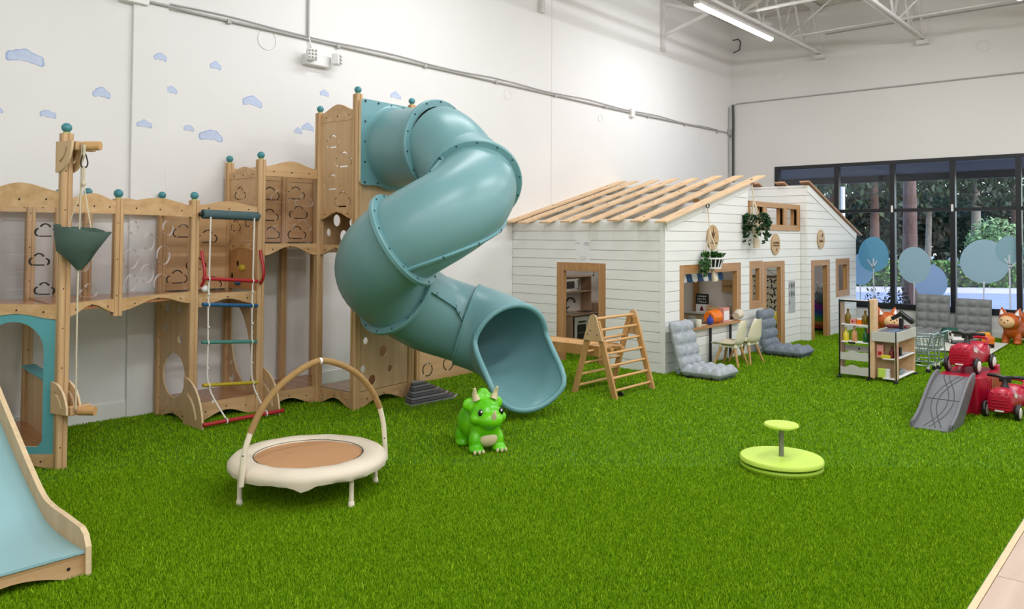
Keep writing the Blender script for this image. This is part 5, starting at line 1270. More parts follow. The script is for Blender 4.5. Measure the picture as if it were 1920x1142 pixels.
# butterfly scroll through the middle doorway
t = thing('butterfly_scroll', 'linen wall scroll with black butterflies inside the middle doorway', 'wall scroll', (12.455, 5.34, 0.70), -PI/2); MB().box(-0.21, 0.21, -0.006, 0.0, -0.28, 0.28).build('linen', BEIGEC, t)
for z in (-0.29, 0.29): MB().box(-0.24, 0.24, -0.014, 0.006, z-0.015, z+0.015).build('rod', BARK, t)
m = MB()
def butterfly(x, z, s, rot):
    for f in (1, -1):
        for P in ([(0.05, 0.0), (0.95, 0.75), (1.0, 0.35), (0.6, 0.0)], [(0.05, -0.05), (0.55, -0.08), (0.7, -0.5), (0.35, -0.7)], ):
            Q = [(x+s*(f*a*math.cos(rot)-b*math.sin(rot)), z+s*(f*a*math.sin(rot)+b*math.cos(rot))) for a, b in P]
            m.prism(Q, [], 0.002, (0, -0.008, 0), (1, 0, 0), (0, 0, 1))
for i in range(15): butterfly(-0.135+0.135*(i % 3), 0.22-0.108*(i//3), 0.056, R.uniform(-0.6, 0.6))
m.build('butterflies', INK, t)
MB().tube([(-0.2, 0, 0.30), (0, 0, 0.42), (0.2, 0, 0.30)], 0.004, 5).build('cord', BARK, t)
t = thing('patterned_bag', 'yellow and black patterned bag on the floor inside the middle doorway', 'bag', (12.22, 5.06, 0)); MB().sph((0, 0, 0.22), (0.15, 0.12, 0.24), 16, 12).build('bag', YELB, t, smooth=180)
m = MB()
for i in range(7): m.tube([(0.152*math.cos(a)*math.sin(q), 0.122*math.sin(a)*math.sin(q), 0.22-0.243*math.cos(q)) for q, a in [(0.4+j*0.3, -PI/2-0.9+i*0.3+0.25*math.sin(j*1.3)) for j in range(8)]], 0.007, 5)
m.build('pattern_lines', INK, t)
# bed corner through the second doorway
t = thing('toy_bed', 'small bed with striped rainbow blanket inside the second doorway', 'bed', (14.3, 5.5, 0), world=True)
MB().box(13.96, 14.70, 4.86, 6.3, 0.05, 0.30).build('mattress', PAPER, t, bevel=0.02)
for i, c in enumerate(RAINBOW): MB().box(13.90, 13.94, 4.84, 6.1, 0.44-0.065*(i+1), 0.44-0.065*i).build('blanket_stripe', c, t, bevel=0.008)
MB().box(13.90, 14.70, 4.84, 6.1, 0.44, 0.46).build('blanket_top', RAINBOW[0], t, bevel=0.01)
MB().box(13.95, 14.70, 4.86, 6.1, 0.3, 0.44).build('quilt', RAINBOW[0], t)
t = thing('plush_toy', 'grey and white plush toy sitting on the rainbow bed', 'plush toy', (14.06, 5.02, 0.46), -PI/2); MB().sph((0, 0, 0.12), (0.12, 0.1, 0.13), 14, 10).build('body', PLUSHD, t, smooth=180); MB().sph((0.02, -0.02, 0.27), (0.1, 0.09, 0.09), 14, 10).build('head', PAPER, t, smooth=180)
for s in (-1, 1): MB().sph((0.02+0.08*s, -0.01, 0.36), (0.03, 0.02, 0.045), 10, 8).build('ear', PAPER, t, smooth=180)
for s in (-1, 1): MB().sph((0.02+0.035*s, -0.105, 0.29), 0.012, 8, 6).build('eye', INK, t, smooth=180)
for s in (-1, 1): MB().sph((0.11*s, -0.05, 0.1), (0.05, 0.06, 0.04), 10, 8).build('paw', PAPER, t, smooth=180)

# ================================================================== FURNITURE AND TOYS
def blob(parts, vox=0.012, it=8):
    """one continuous skin over overlapping ellipsoids"""
    m = MB()
    for q in parts:
        c, r = q[0], q[1]; rot = q[2] if len(q) > 2 else None
        m.sph(c, r, 20, 14, rot=rot)
    return m
def finish_blob(m, name, mt, parent, vox=0.012, it=8):
    o = m.build(name, mt, parent, smooth=180)
    r = o.modifiers.new('Remesh', 'REMESH'); r.mode = 'VOXEL'; r.voxel_size = vox; r.use_smooth_shade = True
    s = o.modifiers.new('Smooth', 'SMOOTH'); s.iterations = it; s.factor = 0.5
    return o
# ---- trampoline
tr = thing('trampoline', 'small round trampoline with cream padded rim and brown jumping mat', 'trampoline', (2.961, 4.237, 0), world=True)
tc = V(2.961, 4.237, 0)
MB().lathe([(0.0001, 0.232), (0.335, 0.232), (0.335, 0.226), (0.0001, 0.226)], 48, tc, cap=False).build('jump_mat', MATB, tr, smooth=30)
n = 72; vs = []; fs = []
ringp = [(0.33, 0.236), (0.345, 0.247), (0.40, 0.254), (0.455, 0.246), (0.482, 0.222), (0.485, 0.198), (0.478, 0.176), (0.465, 0.174), (0.46, 0.205), (0.33, 0.225)]
for k in range(n):
    a = 2*PI*k/n
    for i, (r, z) in enumerate(ringp):
        w_ = 0.003*math.sin(a*9)+0.002*math.sin(a*23+i) if i in (5, 6, 7) else 0.0012*math.sin(a*12)
        if i in (6, 7): w_ -= 0.028*max(0, math.cos(a-math.radians(231)))**160
        vs.append(tc+V(r*math.cos(a), r*math.sin(a), z+w_))
m_ = len(ringp)
for k in range(n):
    for i in range(m_): fs.append((k*m_+i, ((k+1) % n)*m_+i, ((k+1) % n)*m_+(i+1) % m_, k*m_+(i+1) % m_))
MB().add(vs, fs).build('padded_rim', CREAM, tr, smooth=60)
MB().lathe([(0.322, 0.229), (0.336, 0.229), (0.336, 0.242), (0.33, 0.242)], 48, tc, cap=False).build('rim_binding', BOLT, tr)
MB().tube([tc+V(0.46*math.cos(2*PI*i/40), 0.46*math.sin(2*PI*i/40), 0.195) for i in range(40)], 0.014, 8, closed=True).build('frame_ring', CREAMT, tr, smooth=60)
for i in range(5):
    a = math.radians((168, 270, 337, 35, 100)[i]); p = tc+V(0.43*math.cos(a), 0.43*math.sin(a), 0)
    o = MB().cyl(p+V(0, 0, 0.02), p+V(0, 0, 0.21), 0.0145, 12).build('leg', CREAMT, tr, smooth=50)
    MB().lathe([(0.021, 0), (0.021, 0.006), (0.018, 0.035), (0.0155, 0.038)], 14, p).build('leg_cap', CREAMT, o, smooth=50)
e0, e1 = V(2.455, 4.165, 0), V(3.478, 4.113, 0); mid = (e0+e1)/2; hv = (e1-e0)/2
def hb(s, z): return mid+hv*s+V(0, 0, z)
low0 = [hb(-1.0, 0.165), hb(-0.99, 0.26), hb(-0.965, 0.36), hb(-0.90, 0.46)]
arc = [hb(-0.90, 0.46), hb(-0.78, 0.575), hb(-0.58, 0.69), hb(-0.30, 0.78), hb(0, 0.826), hb(0.30, 0.785), hb(0.56, 0.705), hb(0.77, 0.59), hb(0.90, 0.47)]
low1 = [hb(0.90, 0.47), hb(0.96, 0.36), hb(0.985, 0.24), hb(1.0, 0.12)]
for P in (low0, low1):
    o = MB().tube(smooth_pts(P, 5), 0.0165, 12).build('handle_tube', CREAMT, tr, smooth=60); MB().sph(smooth_pts(P, 5)[9]+V(-0.012, -0.011, 0), 0.005, 6, 4).build('spring_button', BOLT, o)
hf = MB().tube(smooth_pts(arc, 6), 0.0195, 14).build('handle_foam', TANF, tr, smooth=60)
MB().cyl(hb(-0.015, 0.826), hb(0.015, 0.826), 0.0205, 14).build('white_joint', WPLAS, hf, smooth=50)
# ---- dinosaur hopper
F_ = V(-0.41, -0.91, 0).normalized()
d = thing('dinosaur_hopper', 'shiny green inflatable horned dinosaur hopper standing on the grass before the slide mouth', 'hopper toy', (4.415, 4.10, 0.0), math.atan2(F_.y, F_.x))
parts = [((-0.13, 0, 0.185), (0.19, 0.145, 0.145)), ((0.02, 0, 0.17), (0.12, 0.12, 0.13)), ((0.05, 0, 0.285), (0.125, 0.118, 0.105)), ((0.125, 0, 0.255), (0.095, 0.105, 0.07)),
         ((0.0, 0, 0.34), (0.04, 0.13, 0.095)), ((-0.01, 0.115, 0.345), (0.03, 0.05, 0.05)), ((-0.01, -0.115, 0.345), (0.03, 0.05, 0.05)), ((-0.01, 0, 0.42), (0.03, 0.05, 0.045)),
         ((0.09, 0.098, 0.26), (0.05, 0.05, 0.045)), ((0.09, -0.098, 0.26), (0.05, 0.05, 0.045)), ((-0.31, 0, 0.13), (0.09, 0.05, 0.05)), ((-0.12, 0, 0.31), (0.06, 0.03, 0.05))]
for s in (-1, 1):
    parts += [((0.06, 0.085*s, 0.085), (0.06, 0.055, 0.085)), ((0.085, 0.09*s, 0.032), (0.07, 0.06, 0.032)), ((-0.19, 0.095*s, 0.075), (0.07, 0.055, 0.075)), ((-0.17, 0.10*s, 0.028), (0.07, 0.055, 0.028))]
db = finish_blob(blob(parts), 'body', DINO, d, 0.010, 6)
for s in (-1, 1):
    MB().tube(smooth_pts([(0.035, 0.07*s, 0.385), (0.035, 0.085*s, 0.43), (0.055, 0.092*s, 0.475)], 4), [0.031-0.0027*i for i in range(9)], 10).build('horn', HORN, d, smooth=60)
    MB().sph((0.148, 0.083*s, 0.312), (0.012, 0.02, 0.026), 14, 10).build('eye', BLACK, d, smooth=180)
    MB().sph((0.159, 0.080*s, 0.320), (0.004, 0.007, 0.009), 8, 6).build('eye_glint', EYEW, d, smooth=180)
    t_ = MB()
    for k in (-1, 0, 1): t_.sph((0.150-0.006*abs(k), 0.09*s+0.034*k, 0.024), (0.011, 0.012, 0.017), 10, 8)
    t_.build('toe_nails', HORN, d, smooth=180)
MB().tube(smooth_pts([(0.195, 0, 0.275), (0.215, 0, 0.305), (0.222, 0, 0.335)], 4), [0.026-0.0027*i for i in range(9)], 10).build('nose_horn', HORN, d, smooth=60)
MB().sph((0.085, 0, 0.105), (0.065, 0.078, 0.06), 20, 12).build('belly_patch', HORN, d, smooth=180)
MB().tube(smooth_pts([(0.205, -0.055, 0.225), (0.222, 0, 0.215), (0.205, 0.055, 0.225)], 5), 0.004, 6).build('mouth_line', DINOB, d, smooth=60)
# ---- spinner seat
sp = thing('spinner_seat', 'lime green sit and spin disc with a small round seat on a grey post', 'spinner toy', (5.443, 2.22, 0))
MB().lathe([(0.25, 0.0), (0.272, 0.012), (0.278, 0.03), (0.272, 0.044), (0.0001, 0.044)], 56).build('base_disc', LIMED, sp, smooth=40)
MB().lathe([(0.22, 0.044), (0.22, 0.052)], 40).build('bearing_gap', BLACK, sp)
MB().lathe([(0.0001, 0.052), (0.270, 0.052), (0.280, 0.060), (0.280, 0.078), (0.272, 0.088), (0.05, 0.094), (0.045, 0.09), (0.0001, 0.09)], 56, cap=False).build('turning_disc', LIME, sp, smooth=40)
MB().cyl((0, 0, 0.09), (0, 0, 0.295), 0.0175, 18).build('post', GREYP, sp, smooth=50)
MB().lathe([(0.0001, 0.285), (0.09, 0.285), (0.112, 0.293), (0.118, 0.303), (0.112, 0.314), (0.0001, 0.318)], 40, cap=False).build('seat', LIME, sp, smooth=50)
# ---- climbing triangle with a ramp board
ct = thing('climbing_triangle', 'beech climbing triangle with rungs on both sides', 'climbing frame', (7.02, 4.655, 0), world=True)
for x in (6.665, 7.375):
    apex = V(x, 4.655, 0.80); out = (-1 if x < 7 else 1)
    for yb in (4.405, 4.905):
        top = V(x, 4.655+(yb-4.655)*0.12, 0.76)
        MB().obox((V(x, yb, 0.0)+top)/2, (top-V(x, yb, 0))/2, (0.015, 0, 0), V(0, 0.033, 0)).build('leg', BEECH, ct, bevel=0.006)
    P = [(-0.125, -0.235), (0.125, -0.235), (0.042, -0.02)]+[(0.042*math.cos(PI*i/8), 0.0+0.042*math.sin(PI*i/8)) for i in range(1, 8)]+[(-0.042, -0.02)]
    P = [(-0.118, -0.22), (0.118, -0.22), (0.045, 0.0)]+[(0.045*math.cos(PI*i/8), 0.0+0.045*math.sin(PI*i/8)) for i in range(1, 8)]+[(-0.045, 0.0)]
    g = MB().prism(P, [], 0.018, (x+out*0.024, 4.655, 0.78), (0, 1, 0), (0, 0, 1)).build('gusset', PLY, ct, bevel=0.003)
    b = MB()
    for a, c in ((-0.055, -0.16), (0.06, -0.16), (0.03, -0.12)): b.sph((x+out*0.034, 4.655+a, 0.78+c), 0.007, 6, 4)
    b.build('bolts', BOLT, g)
MB().cyl((6.66, 4.655, 0.775), (7.38, 4.655, 0.775), 0.0145, 12).build('rung', BEECHX, ct, smooth=50)
for i in range(6):
    z = 0.075+0.118*i; q = z/0.76
    for sg in (-1, 1):
        if sg > 0 and z > 0.6: continue
        y = 4.655+sg*(0.25*(1-q)+0.03*q)
        MB().cyl((6.67, y, z), (7.37, y, z), 0.0135, 12).build('rung', BEECHX, ct, smooth=50)
MB().cyl((6.78, 4.42, 0.03), (6.80, 4.42, 0.03), 0.028, 12).build('caster', BLACK, ct, smooth=50)
rb = thing('ramp_board', 'pale wooden ramp board hooked over the climbing triangle', 'ramp board', (7.0, 5.3, 0.3), world=True)
# board sloping gently from the triangle towards the left wall, with deep side rails and small grips
a0, a1 = V(7.0, 4.70, 0.455), V(7.0, 6.15, 0.47)
def at(s, dx, dz): p = a0+(a1-a0)*s; return V(p.x+dx, p.y, p.z+dz)
MB().obox((a0+a1)/2, (0.165, 0, 0), (a1-a0)/2, (0, 0, 0.010)).build('board', BEECHX, rb, bevel=0.003)
for dx in (-0.172, 0.172):
    P = [(0.0, -0.085), (1.36, -0.075), (1.44, 0.0), (1.44, 0.022), (0.0, 0.022)]
    MB().prism(P, [], 0.022, (7.0+dx, 4.70, 0.455), (0, 1, 0), (0, 0, 1)).build('side_rail', BEECH, rb, bevel=0.003)
for s in (0.35, 0.62, 0.85): MB().obox(at(s, 0, 0.014), (0.05, 0, 0), (0, 0.03, 0), (0, 0, 0.005)).build('grip', BEECHX, rb, bevel=0.002)
for dx in (-0.10, 0.10): MB().obox(V(7.0+dx, 4.655, 0.44), (0.03, 0, 0), (0, 0.06, 0), (0, 0, 0.022)).build('hook', BEECH, rb, bevel=0.004)
for dx in (-0.14, 0.14): MB().obox(V(7.0+dx, 6.08, 0.215), (0.02, 0, 0), (0, 0.03, 0), (0, 0, 0.215)).build('leg', BEECH, rb, bevel=0.004)
# ---- ribbed stepping stone
rs = thing('ribbed_step', 'dark grey ridged stepping stone under the tube slide', 'stepping stone', (5.4, 5.8, 0), world=True)
B0 = [V(5.06, 5.62, 0), V(5.62, 5.60, 0), V(5.74, 5.68, 0), V(5.66, 6.10, 0), V(5.50, 6.18, 0), V(5.10, 5.76, 0)]
tp = V(5.45, 6.02, 0)
for i in range(8):
    s = 1-i*0.105; P = [tp+(p-tp)*s for p in B0]
    MB().prism([(p.x, p.y) for p in P], [], 0.016, (0, 0, 0.008+0.0185*i), (1, 0, 0), (0, 1, 0)).build('ridge', GREYPL if i % 2 else GREYLT, rs, bevel=0.004)
    P2 = [tp+(p-tp)*(s*0.95) for p in B0]
    if i < 7: MB().prism([(p.x, p.y) for p in P2], [], 0.004, (0, 0, 0.0165+0.0185*i+0.0006), (1, 0, 0), (0, 1, 0)).build('ridge_groove', BLACK, rs)
# ---- tufted floor chairs
def tufted(W, L, nx, ny, th, m, name, parent, M4):
    k = 7; gx, gy = nx*k, ny*k; vs = []; fs = []
    for sg in (1, -1):
        for j in range(gy+1):
            for i in range(gx+1):
                u, v = i/gx, j/gy
                t = (abs(math.sin(PI*u*nx))**0.5)*(abs(math.sin(PI*v*ny))**0.5)
                ed = min(1, min(u, 1-u, v, 1-v)*9)**0.5
                z = sg*th*0.5*(0.36*ed+0.64*t*ed+0.04) if sg > 0 else sg*th*0.5*(0.55*ed+0.3*t*ed+0.05)
                px = (u-0.5)*W; py = v*L
                q = 0.012
                vs.append(M4 @ V(px, py, z))
    n = (gx+1)*(gy+1)
    for s in (0, 1):
        for j in range(gy):
            for i in range(gx):
                a = s*n+j*(gx+1)+i; f = (a, a+1, a+gx+2, a+gx+1); fs.append(f if s == 0 else f[::-1])
    bd_ = [i for i in range(gx+1)]+[(j+1)*(gx+1)-1+0 for j in range(1, gy+1)]+[gy*(gx+1)+i for i in range(gx-1, -1, -1)]+[j*(gx+1) for j in range(gy-1, 0, -1)]
    for i in range(len(bd_)):
        a, b = bd_[i], bd_[(i+1) % len(bd_)]; fs.append((b, a, a+n, b+n))
    return MB().add(vs, fs).build(name, m, parent, smooth=180)
def floor_chair(loc, rz, label, m, W=0.44, Ls=0.74, Lb=0.60, lean=14, ny=4, group='tufted floor chairs', th=0.15):
    t = thing('floor_chair', label, 'floor chair', loc, rz, group)
    Ms = Matrix.Translation((0.02, 0, th*0.5)) @ Matrix.Rotation(-PI/2, 4, 'Z')
    tufted(W, Ls, 3, 4, th, m, 'seat', t, Ms)
    Mb = Matrix.Translation((0.03, 0, th*0.55)) @ Matrix.Rotation(math.radians(-lean), 4, 'Y') @ Matrix(((0, 0, 1, 0), (1, 0, 0, 0), (0, 1, 0, 0), (0, 0, 0, 1)))
    tufted(W, Lb, 3, ny, th*0.95, m, 'backrest', t, Mb)
    MB().cyl((-0.01, -W*0.46, th*0.4), (-0.01, W*0.46, th*0.4), 0.028, 10).build('hinge_tube', PLUSHD, t, smooth=50)
    MB().obox((0.02+Ls*0.48, 0, 0.012), (Ls*0.46, 0, 0), (0, W*0.44, 0), (0, 0, 0.012)).build('base_cloth', BLACK, t, bevel=0.008)
    return t
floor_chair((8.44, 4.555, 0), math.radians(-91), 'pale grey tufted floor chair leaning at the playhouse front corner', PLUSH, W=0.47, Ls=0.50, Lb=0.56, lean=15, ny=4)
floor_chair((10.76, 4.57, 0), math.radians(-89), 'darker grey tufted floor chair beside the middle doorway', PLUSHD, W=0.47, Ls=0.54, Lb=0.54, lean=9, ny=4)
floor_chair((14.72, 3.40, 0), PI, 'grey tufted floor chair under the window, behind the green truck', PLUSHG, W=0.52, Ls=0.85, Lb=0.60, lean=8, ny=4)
floor_chair((14.72, 2.80, 0), PI+0.02, 'grey tufted floor chair under the window, nearest the orange fox', PLUSHG, W=0.52, Ls=0.85, Lb=0.56, lean=8, ny=4)
# ---- toddler shell chairs
def shell_chair(loc, rz, label):
    t = thing('shell_chair', label, 'chair', loc, rz, 'ivory shell chairs')
    # one moulded shell: seat pan curling up into the back (x forward, z up)
    sec = smooth_pts([(0.165, 0, 0.262), (0.13, 0, 0.272), (0.0, 0, 0.262), (-0.11, 0, 0.268), (-0.155, 0, 0.31), (-0.175, 0, 0.40), (-0.195, 0, 0.50), (-0.21, 0, 0.575)], 4)
    vs = []; fs = []; nw = 10; m = len(sec)
    for q in (0, 1):
        for i, p in enumerate(sec):
            s = i/(m-1); wd = 0.165*(1-0.05*s) if s < 0.5 else 0.158*(1-0.55*((s-0.5)/0.5)**2.2)
            for k in range(nw+1):
                u = -1+2*k/nw; cup = 0.035*u*u
                T = (sec[min(i+1, m-1)]-sec[max(i-1, 0)]).normalized(); nrm = V(T.z, 0, -T.x)
                if nrm.z < 0 and s < 0.5: nrm = -nrm
                nrm = V(-T.z, 0, T.x)*-1
                vs.append(p+V(0, u*wd, 0)+nrm*(cup+(-0.008 if q else 0)))
    n = m*(nw+1)
    for q in (0, 1):
        for i in range(m-1):
            for k in range(nw):
                a = q*n+i*(nw+1)+k; f = (a, a+1, a+nw+2, a+nw+1); fs.append(f if q else f[::-1])
    bd_ = list(range(nw+1))+[i*(nw+1)+nw for i in range(1, m)]+[(m-1)*(nw+1)+k for k in range(nw-1, -1, -1)]+[i*(nw+1) for i in range(m-2, 0, -1)]
    for i in range(len(bd_)): a, b = bd_[i], bd_[(i+1) % len(bd_)]; fs.append((a, b, b+n, a+n))
    MB().add(vs, fs).build('shell', SHELL, t, smooth=60)
    MB().obox((0, 0, 0.248), (0.11, 0, 0), (0, 0.11, 0), (0, 0, 0.012)).build('seat_mount', SHELL, t, bevel=0.006)
    for sx in (-1, 1):
        for sy in (-1, 1):
            MB().lathe([(0.012, 0), (0.019, 0.25)], 12, (0.16*sx-0.01, 0.155*sy, 0), (-0.075*sx, -0.07*sy, 0.25)).build('leg', BEECH, t, smooth=50)
            MB().sph((0.095*sx-0.01, 0.095*sy, 0.248), (0.028, 0.028, 0.03), 10, 8).build('leg_socket', SHELL, t, smooth=180)
    return t
shell_chair((9.42, 4.50, 0), PI/2+0.05, 'ivory shell chair with wooden legs nearer the front corner of the playhouse')
shell_chair((9.80, 4.47, 0), PI/2-0.12, 'ivory shell chair with wooden legs nearer the middle doorway')
# ---- grocery stand: tall shelf and checkout counter
gs = thing('grocery_shelf', 'tall play grocery shelf with black frame and wavy trays', 'shelf', (9.53, 3.0, 0), world=True)
y0, y1, x0, x1 = 2.84, 3.165, 9.47, 9.61
def gb(a, b, c, d_, e_, f_, nm, m, p=gs, bev=0.002): return MB().box(a, b, c, d_, e_, f_).build(nm, m, p, bevel=bev)
for y in (y0, y1): gb(x0-0.012, x0, y-0.008, y+0.008, 0.02, 0.905, 'black_post', BLACK); gb(x0-0.06, x0+0.02, y-0.016, y+0.016, 0.0, 0.03, 'foot', BLACK)
gb(x0, x1, y1-0.014, y1, 0.06, 0.90, 'side_board', KITB); gb(x0, x1, y0-0.055, y0+0.0, 0.04, 0.92, 'end_board', SLATW)
gb(x0, x1, y0, y1, 0.885, 0.90, 'top_board', GREYW); gb(x0-0.008, x0, y0, y1, 0.88, 0.90, 'black_rail', BLACK)
for z in (0.625, 0.425, 0.225, 0.06): gb(x0, x1, y0, y1-0.014, z-0.012, z, 'shelf', PAPER)
for z in (0.07, 0.235):
    P = [(0, z-0.02)]+[(y1-y0, z-0.02)]+[((y1-y0)*(1-i/16), z+0.085-0.02*math.sin(2*PI*i/16+0.5)**2-0.01*math.cos(2*PI*i/16)) for i in range(17)]
    MB().prism(P, [], 0.008, (x0-0.005, y0, 0), (0, 1, 0), (0, 0, 1)).build('wavy_tray_front', GREYW, gs)
gb(x1-0.008, x1, y0, y1-0.014, 0.30, 0.37, 'drawer', GREYW); MB().sph((x1-0.012, 2.99, 0.335), 0.012, 8, 6).build('knob', BOLT, gs)
gb(x0-0.01, x0-0.004, 2.99, 3.07, 0.402, 0.424, 'price_holder', BLACK)
cc_ = thing('checkout_counter', 'play shop checkout counter with grey tray top and open shelves', 'counter', (9.87, 2.68, 0), world=True)
def cb(a, b, c, d_, e_, f_, nm, m, bev=0.002): return MB().box(a, b, c, d_, e_, f_).build(nm, m, cc_, bevel=bev)
ca, cb_, cy0, cy1 = 9.47, 10.26, 2.56, 2.70
cb(ca, ca+0.10, cy0, cy0+0.014, 0.03, 0.47, 'side_board', SLATW); cb(cb_-0.014, cb_, cy0, cy1+0.1, 0.03, 0.47, 'back_board', SLATW); 
cb(ca, cb_, cy1+0.09, cy1+0.104, 0.03, 0.47, 'far_board', SLATW); cb(ca+0.10, ca+0.112, cy0, cy1+0.09, 0.03, 0.47, 'inner_board', KITB)
for z in (0.05, 0.27):
    cb(ca, ca+0.10, cy0+0.014, cy1, z-0.012, z, 'shelf', PAPER); cb(ca+0.112, cb_-0.014, cy0, cy1, z-0.012, z, 'shelf', PAPER)
cb(ca-0.01, cb_+0.01, cy0-0.012, cy0, 0.455, 0.565, 'tray_side', GREYW); cb(ca-0.01, cb_+0.01, cy1+0.104, cy1+0.116, 0.455, 0.565, 'tray_side', GREYW)
cb(ca-0.012, ca, cy0-0.012, cy1+0.116, 0.455, 0.565, 'tray_end', GREYW); cb(cb_, cb_+0.012, cy0-0.012, cy1+0.116, 0.455, 0.565, 'tray_end', GREYW); cb(ca, cb_, cy0, cy1+0.104, 0.50, 0.512, 'tray_floor', PAPER)
cb(ca+0.04, ca+0.5, cy0+0.03, cy1-0.03, 0.552, 0.566, 'conveyor_belt', BELT); cb(ca+0.03, ca+0.60, cy0+0.02, cy1+0.08, 0.545, 0.555, 'counter_plate', GREYPL)
for y in (cy0-0.004,): cb(ca-0.014, ca-0.004, y-0.006, y+0.006, 0.02, 0.57, 'black_post', BLACK)
cb(ca-0.06, ca+0.02, cy0-0.025, cy0+0.01, 0, 0.03, 'foot', BLACK); cb(cb_-0.02, cb_+0.1, cy0-0.02, cy0+0.02, 0, 0.02, 'foot', BLACK)
cb(ca+0.015, ca+0.085, cy0-0.003, cy0, 0.28, 0.42, 'price_card', PINK)
# scanner, goods
t = thing('toy_scanner', 'black toy scanner on a post standing on the checkout counter', 'scanner', (9.92, 2.62, 0.512)); MB().box(-0.022, 0.022, -0.022, 0.022, 0, 0.175).build('post', BLACK, t, bevel=0.003)
MB().obox((0, 0.045, 0.20), (0.03, 0, 0), V(0, 0.055, -0.035), V(0, 0.012, 0.018)).build('head', BLACK, t, bevel=0.005); h2 = MB().obox((0, -0.055, 0.19), (0.04, 0, 0), V(0, 0.075, 0.055), V(0, -0.014, 0.02)).build('screen_head', BLACK, t, bevel=0.005); MB().obox((-0.02, -0.058, 0.212), (0.02, 0, 0), V(0, 0.05, 0.037), V(0, -0.001, 0.0015)).build('screen', PAPER, h2)
t = thing('toy_tray', 'dark red toy tray behind the black scanner', 'tray', (10.14, 2.72, 0.512)); MB().box(-0.10, 0.10, -0.12, 0.12, 0.05, 0.07).build('tray', DKRED, t, bevel=0.004); MB().box(-0.06, 0.06, -0.08, 0.08, 0, 0.05).build('base', PINK, t, bevel=0.004)
def bottle(nm, loc, h, r, m, lab, cat='bottle', capm=None):
    t = thing(nm, lab, cat, loc); MB().lathe([(r*0.9, 0), (r, 0.006), (r, h*0.55), (r*0.45, h*0.72), (r*0.36, h*0.75), (r*0.36, h*0.93)], 14).build('body', m, t, smooth=50); MB().lathe([(r*0.42, h*0.92), (r*0.42, h), (r*0.38, h)], 12).build('cap', capm or m, t, smooth=50)
bottle('toy_bottle', (9.53, 3.09, 0.625), 0.17, 0.034, BROWNB, 'amber brown bottle on the top shelf, left end'); bottle('toy_bottle', (9.53, 2.90, 0.625), 0.16, 0.036, BROWNB, 'amber brown bottle on the top shelf, right end')
bottle('toy_bottle', (9.53, 3.115, 0.425), 0.155, 0.034, YELB, 'yellow bottle on the second shelf'); bottle('toy_bottle', (9.53, 3.02, 0.425), 0.175, 0.032, SALMON, 'peach coloured bottle on the second shelf'); bottle('toy_bottle', (9.53, 2.895, 0.425), 0.16, 0.034, GREENB, 'green bottle on the second shelf')
t = thing('toy_jar', 'orange toy jar with pale lid on the top shelf', 'jar', (9.52, 2.96, 0.625)); MB().lathe([(0.032, 0), (0.034, 0.05), (0.028, 0.055)], 14).build('jar', ORANGE, t, smooth=50); MB().lathe([(0.03, 0.055), (0.03, 0.07)], 14).build('lid', PAPER, t, smooth=50)
t = thing('toy_box', 'small pale pink box on the top grocery shelf', 'box', (9.53, 3.03, 0.625)); MB().box(-0.03, 0.03, -0.03, 0.03, 0, 0.06).build('box', PINK, t, bevel=0.003); MB().sph((-0.032, 0, 0.03), (0.003, 0.014, 0.014), 8, 6).build('red_dot', RED, t)
t = thing('toy_carton', 'pink printed carton inside the checkout counter', 'carton', (9.52, 2.735, 0.27)); MB().box(-0.025, 0.025, -0.035, 0.035, 0, 0.145).build('carton', PINK, t, bevel=0.003); MB().box(-0.027, -0.025, -0.02, 0.02, 0.03, 0.07).build('print', RED, t)
bottle('toy_bottle', (9.53, 2.62, 0.27), 0.13, 0.026, DKRED, 'dark red sauce bottle inside the checkout counter')
t = thing('toy_box', 'flat yellow box lying inside the checkout counter', 'box', (9.50, 2.67, 0.27)); MB().box(-0.025, 0.025, -0.05, 0.05, 0, 0.035).build('box', YELB, t, bevel=0.003)
t = thing('toy_carton', 'lime and white carton on the lowest counter shelf', 'carton', (9.51, 2.695, 0.05)); MB().box(-0.03, 0.03, -0.02, 0.06, 0, 0.10).build('lime_side', LIME, t, bevel=0.003); MB().box(-0.03, 0.03, -0.065, -0.021, 0, 0.10).build('white_side', PAPER, t, bevel=0.003)
t = thing('card_reader', 'black toy card reader on the counter side shelf', 'card reader', (9.80, 2.61, 0.27)); MB().box(-0.03, 0.03, -0.02, 0.03, 0, 0.10).build('reader', BLACK, t, bevel=0.006); MB().box(-0.03, 0.03, -0.03, -0.02, 0, 0.02).build('slot', GREYPL, t)
for i, (x, lb) in enumerate(((9.84, 'pale blue grey toy tin on the lowest side shelf, nearer the front'), (9.94, 'pale blue grey toy tin on the lowest side shelf, farther back'))):
    t = thing('toy_tin', lb, 'tin', (x, 2.62, 0.05)); MB().lathe([(0.03, 0), (0.032, 0.05), (0.028, 0.055), (0.0001, 0.056)], 14).build('tin', PLUSH if i else CHROME, t, smooth=50)
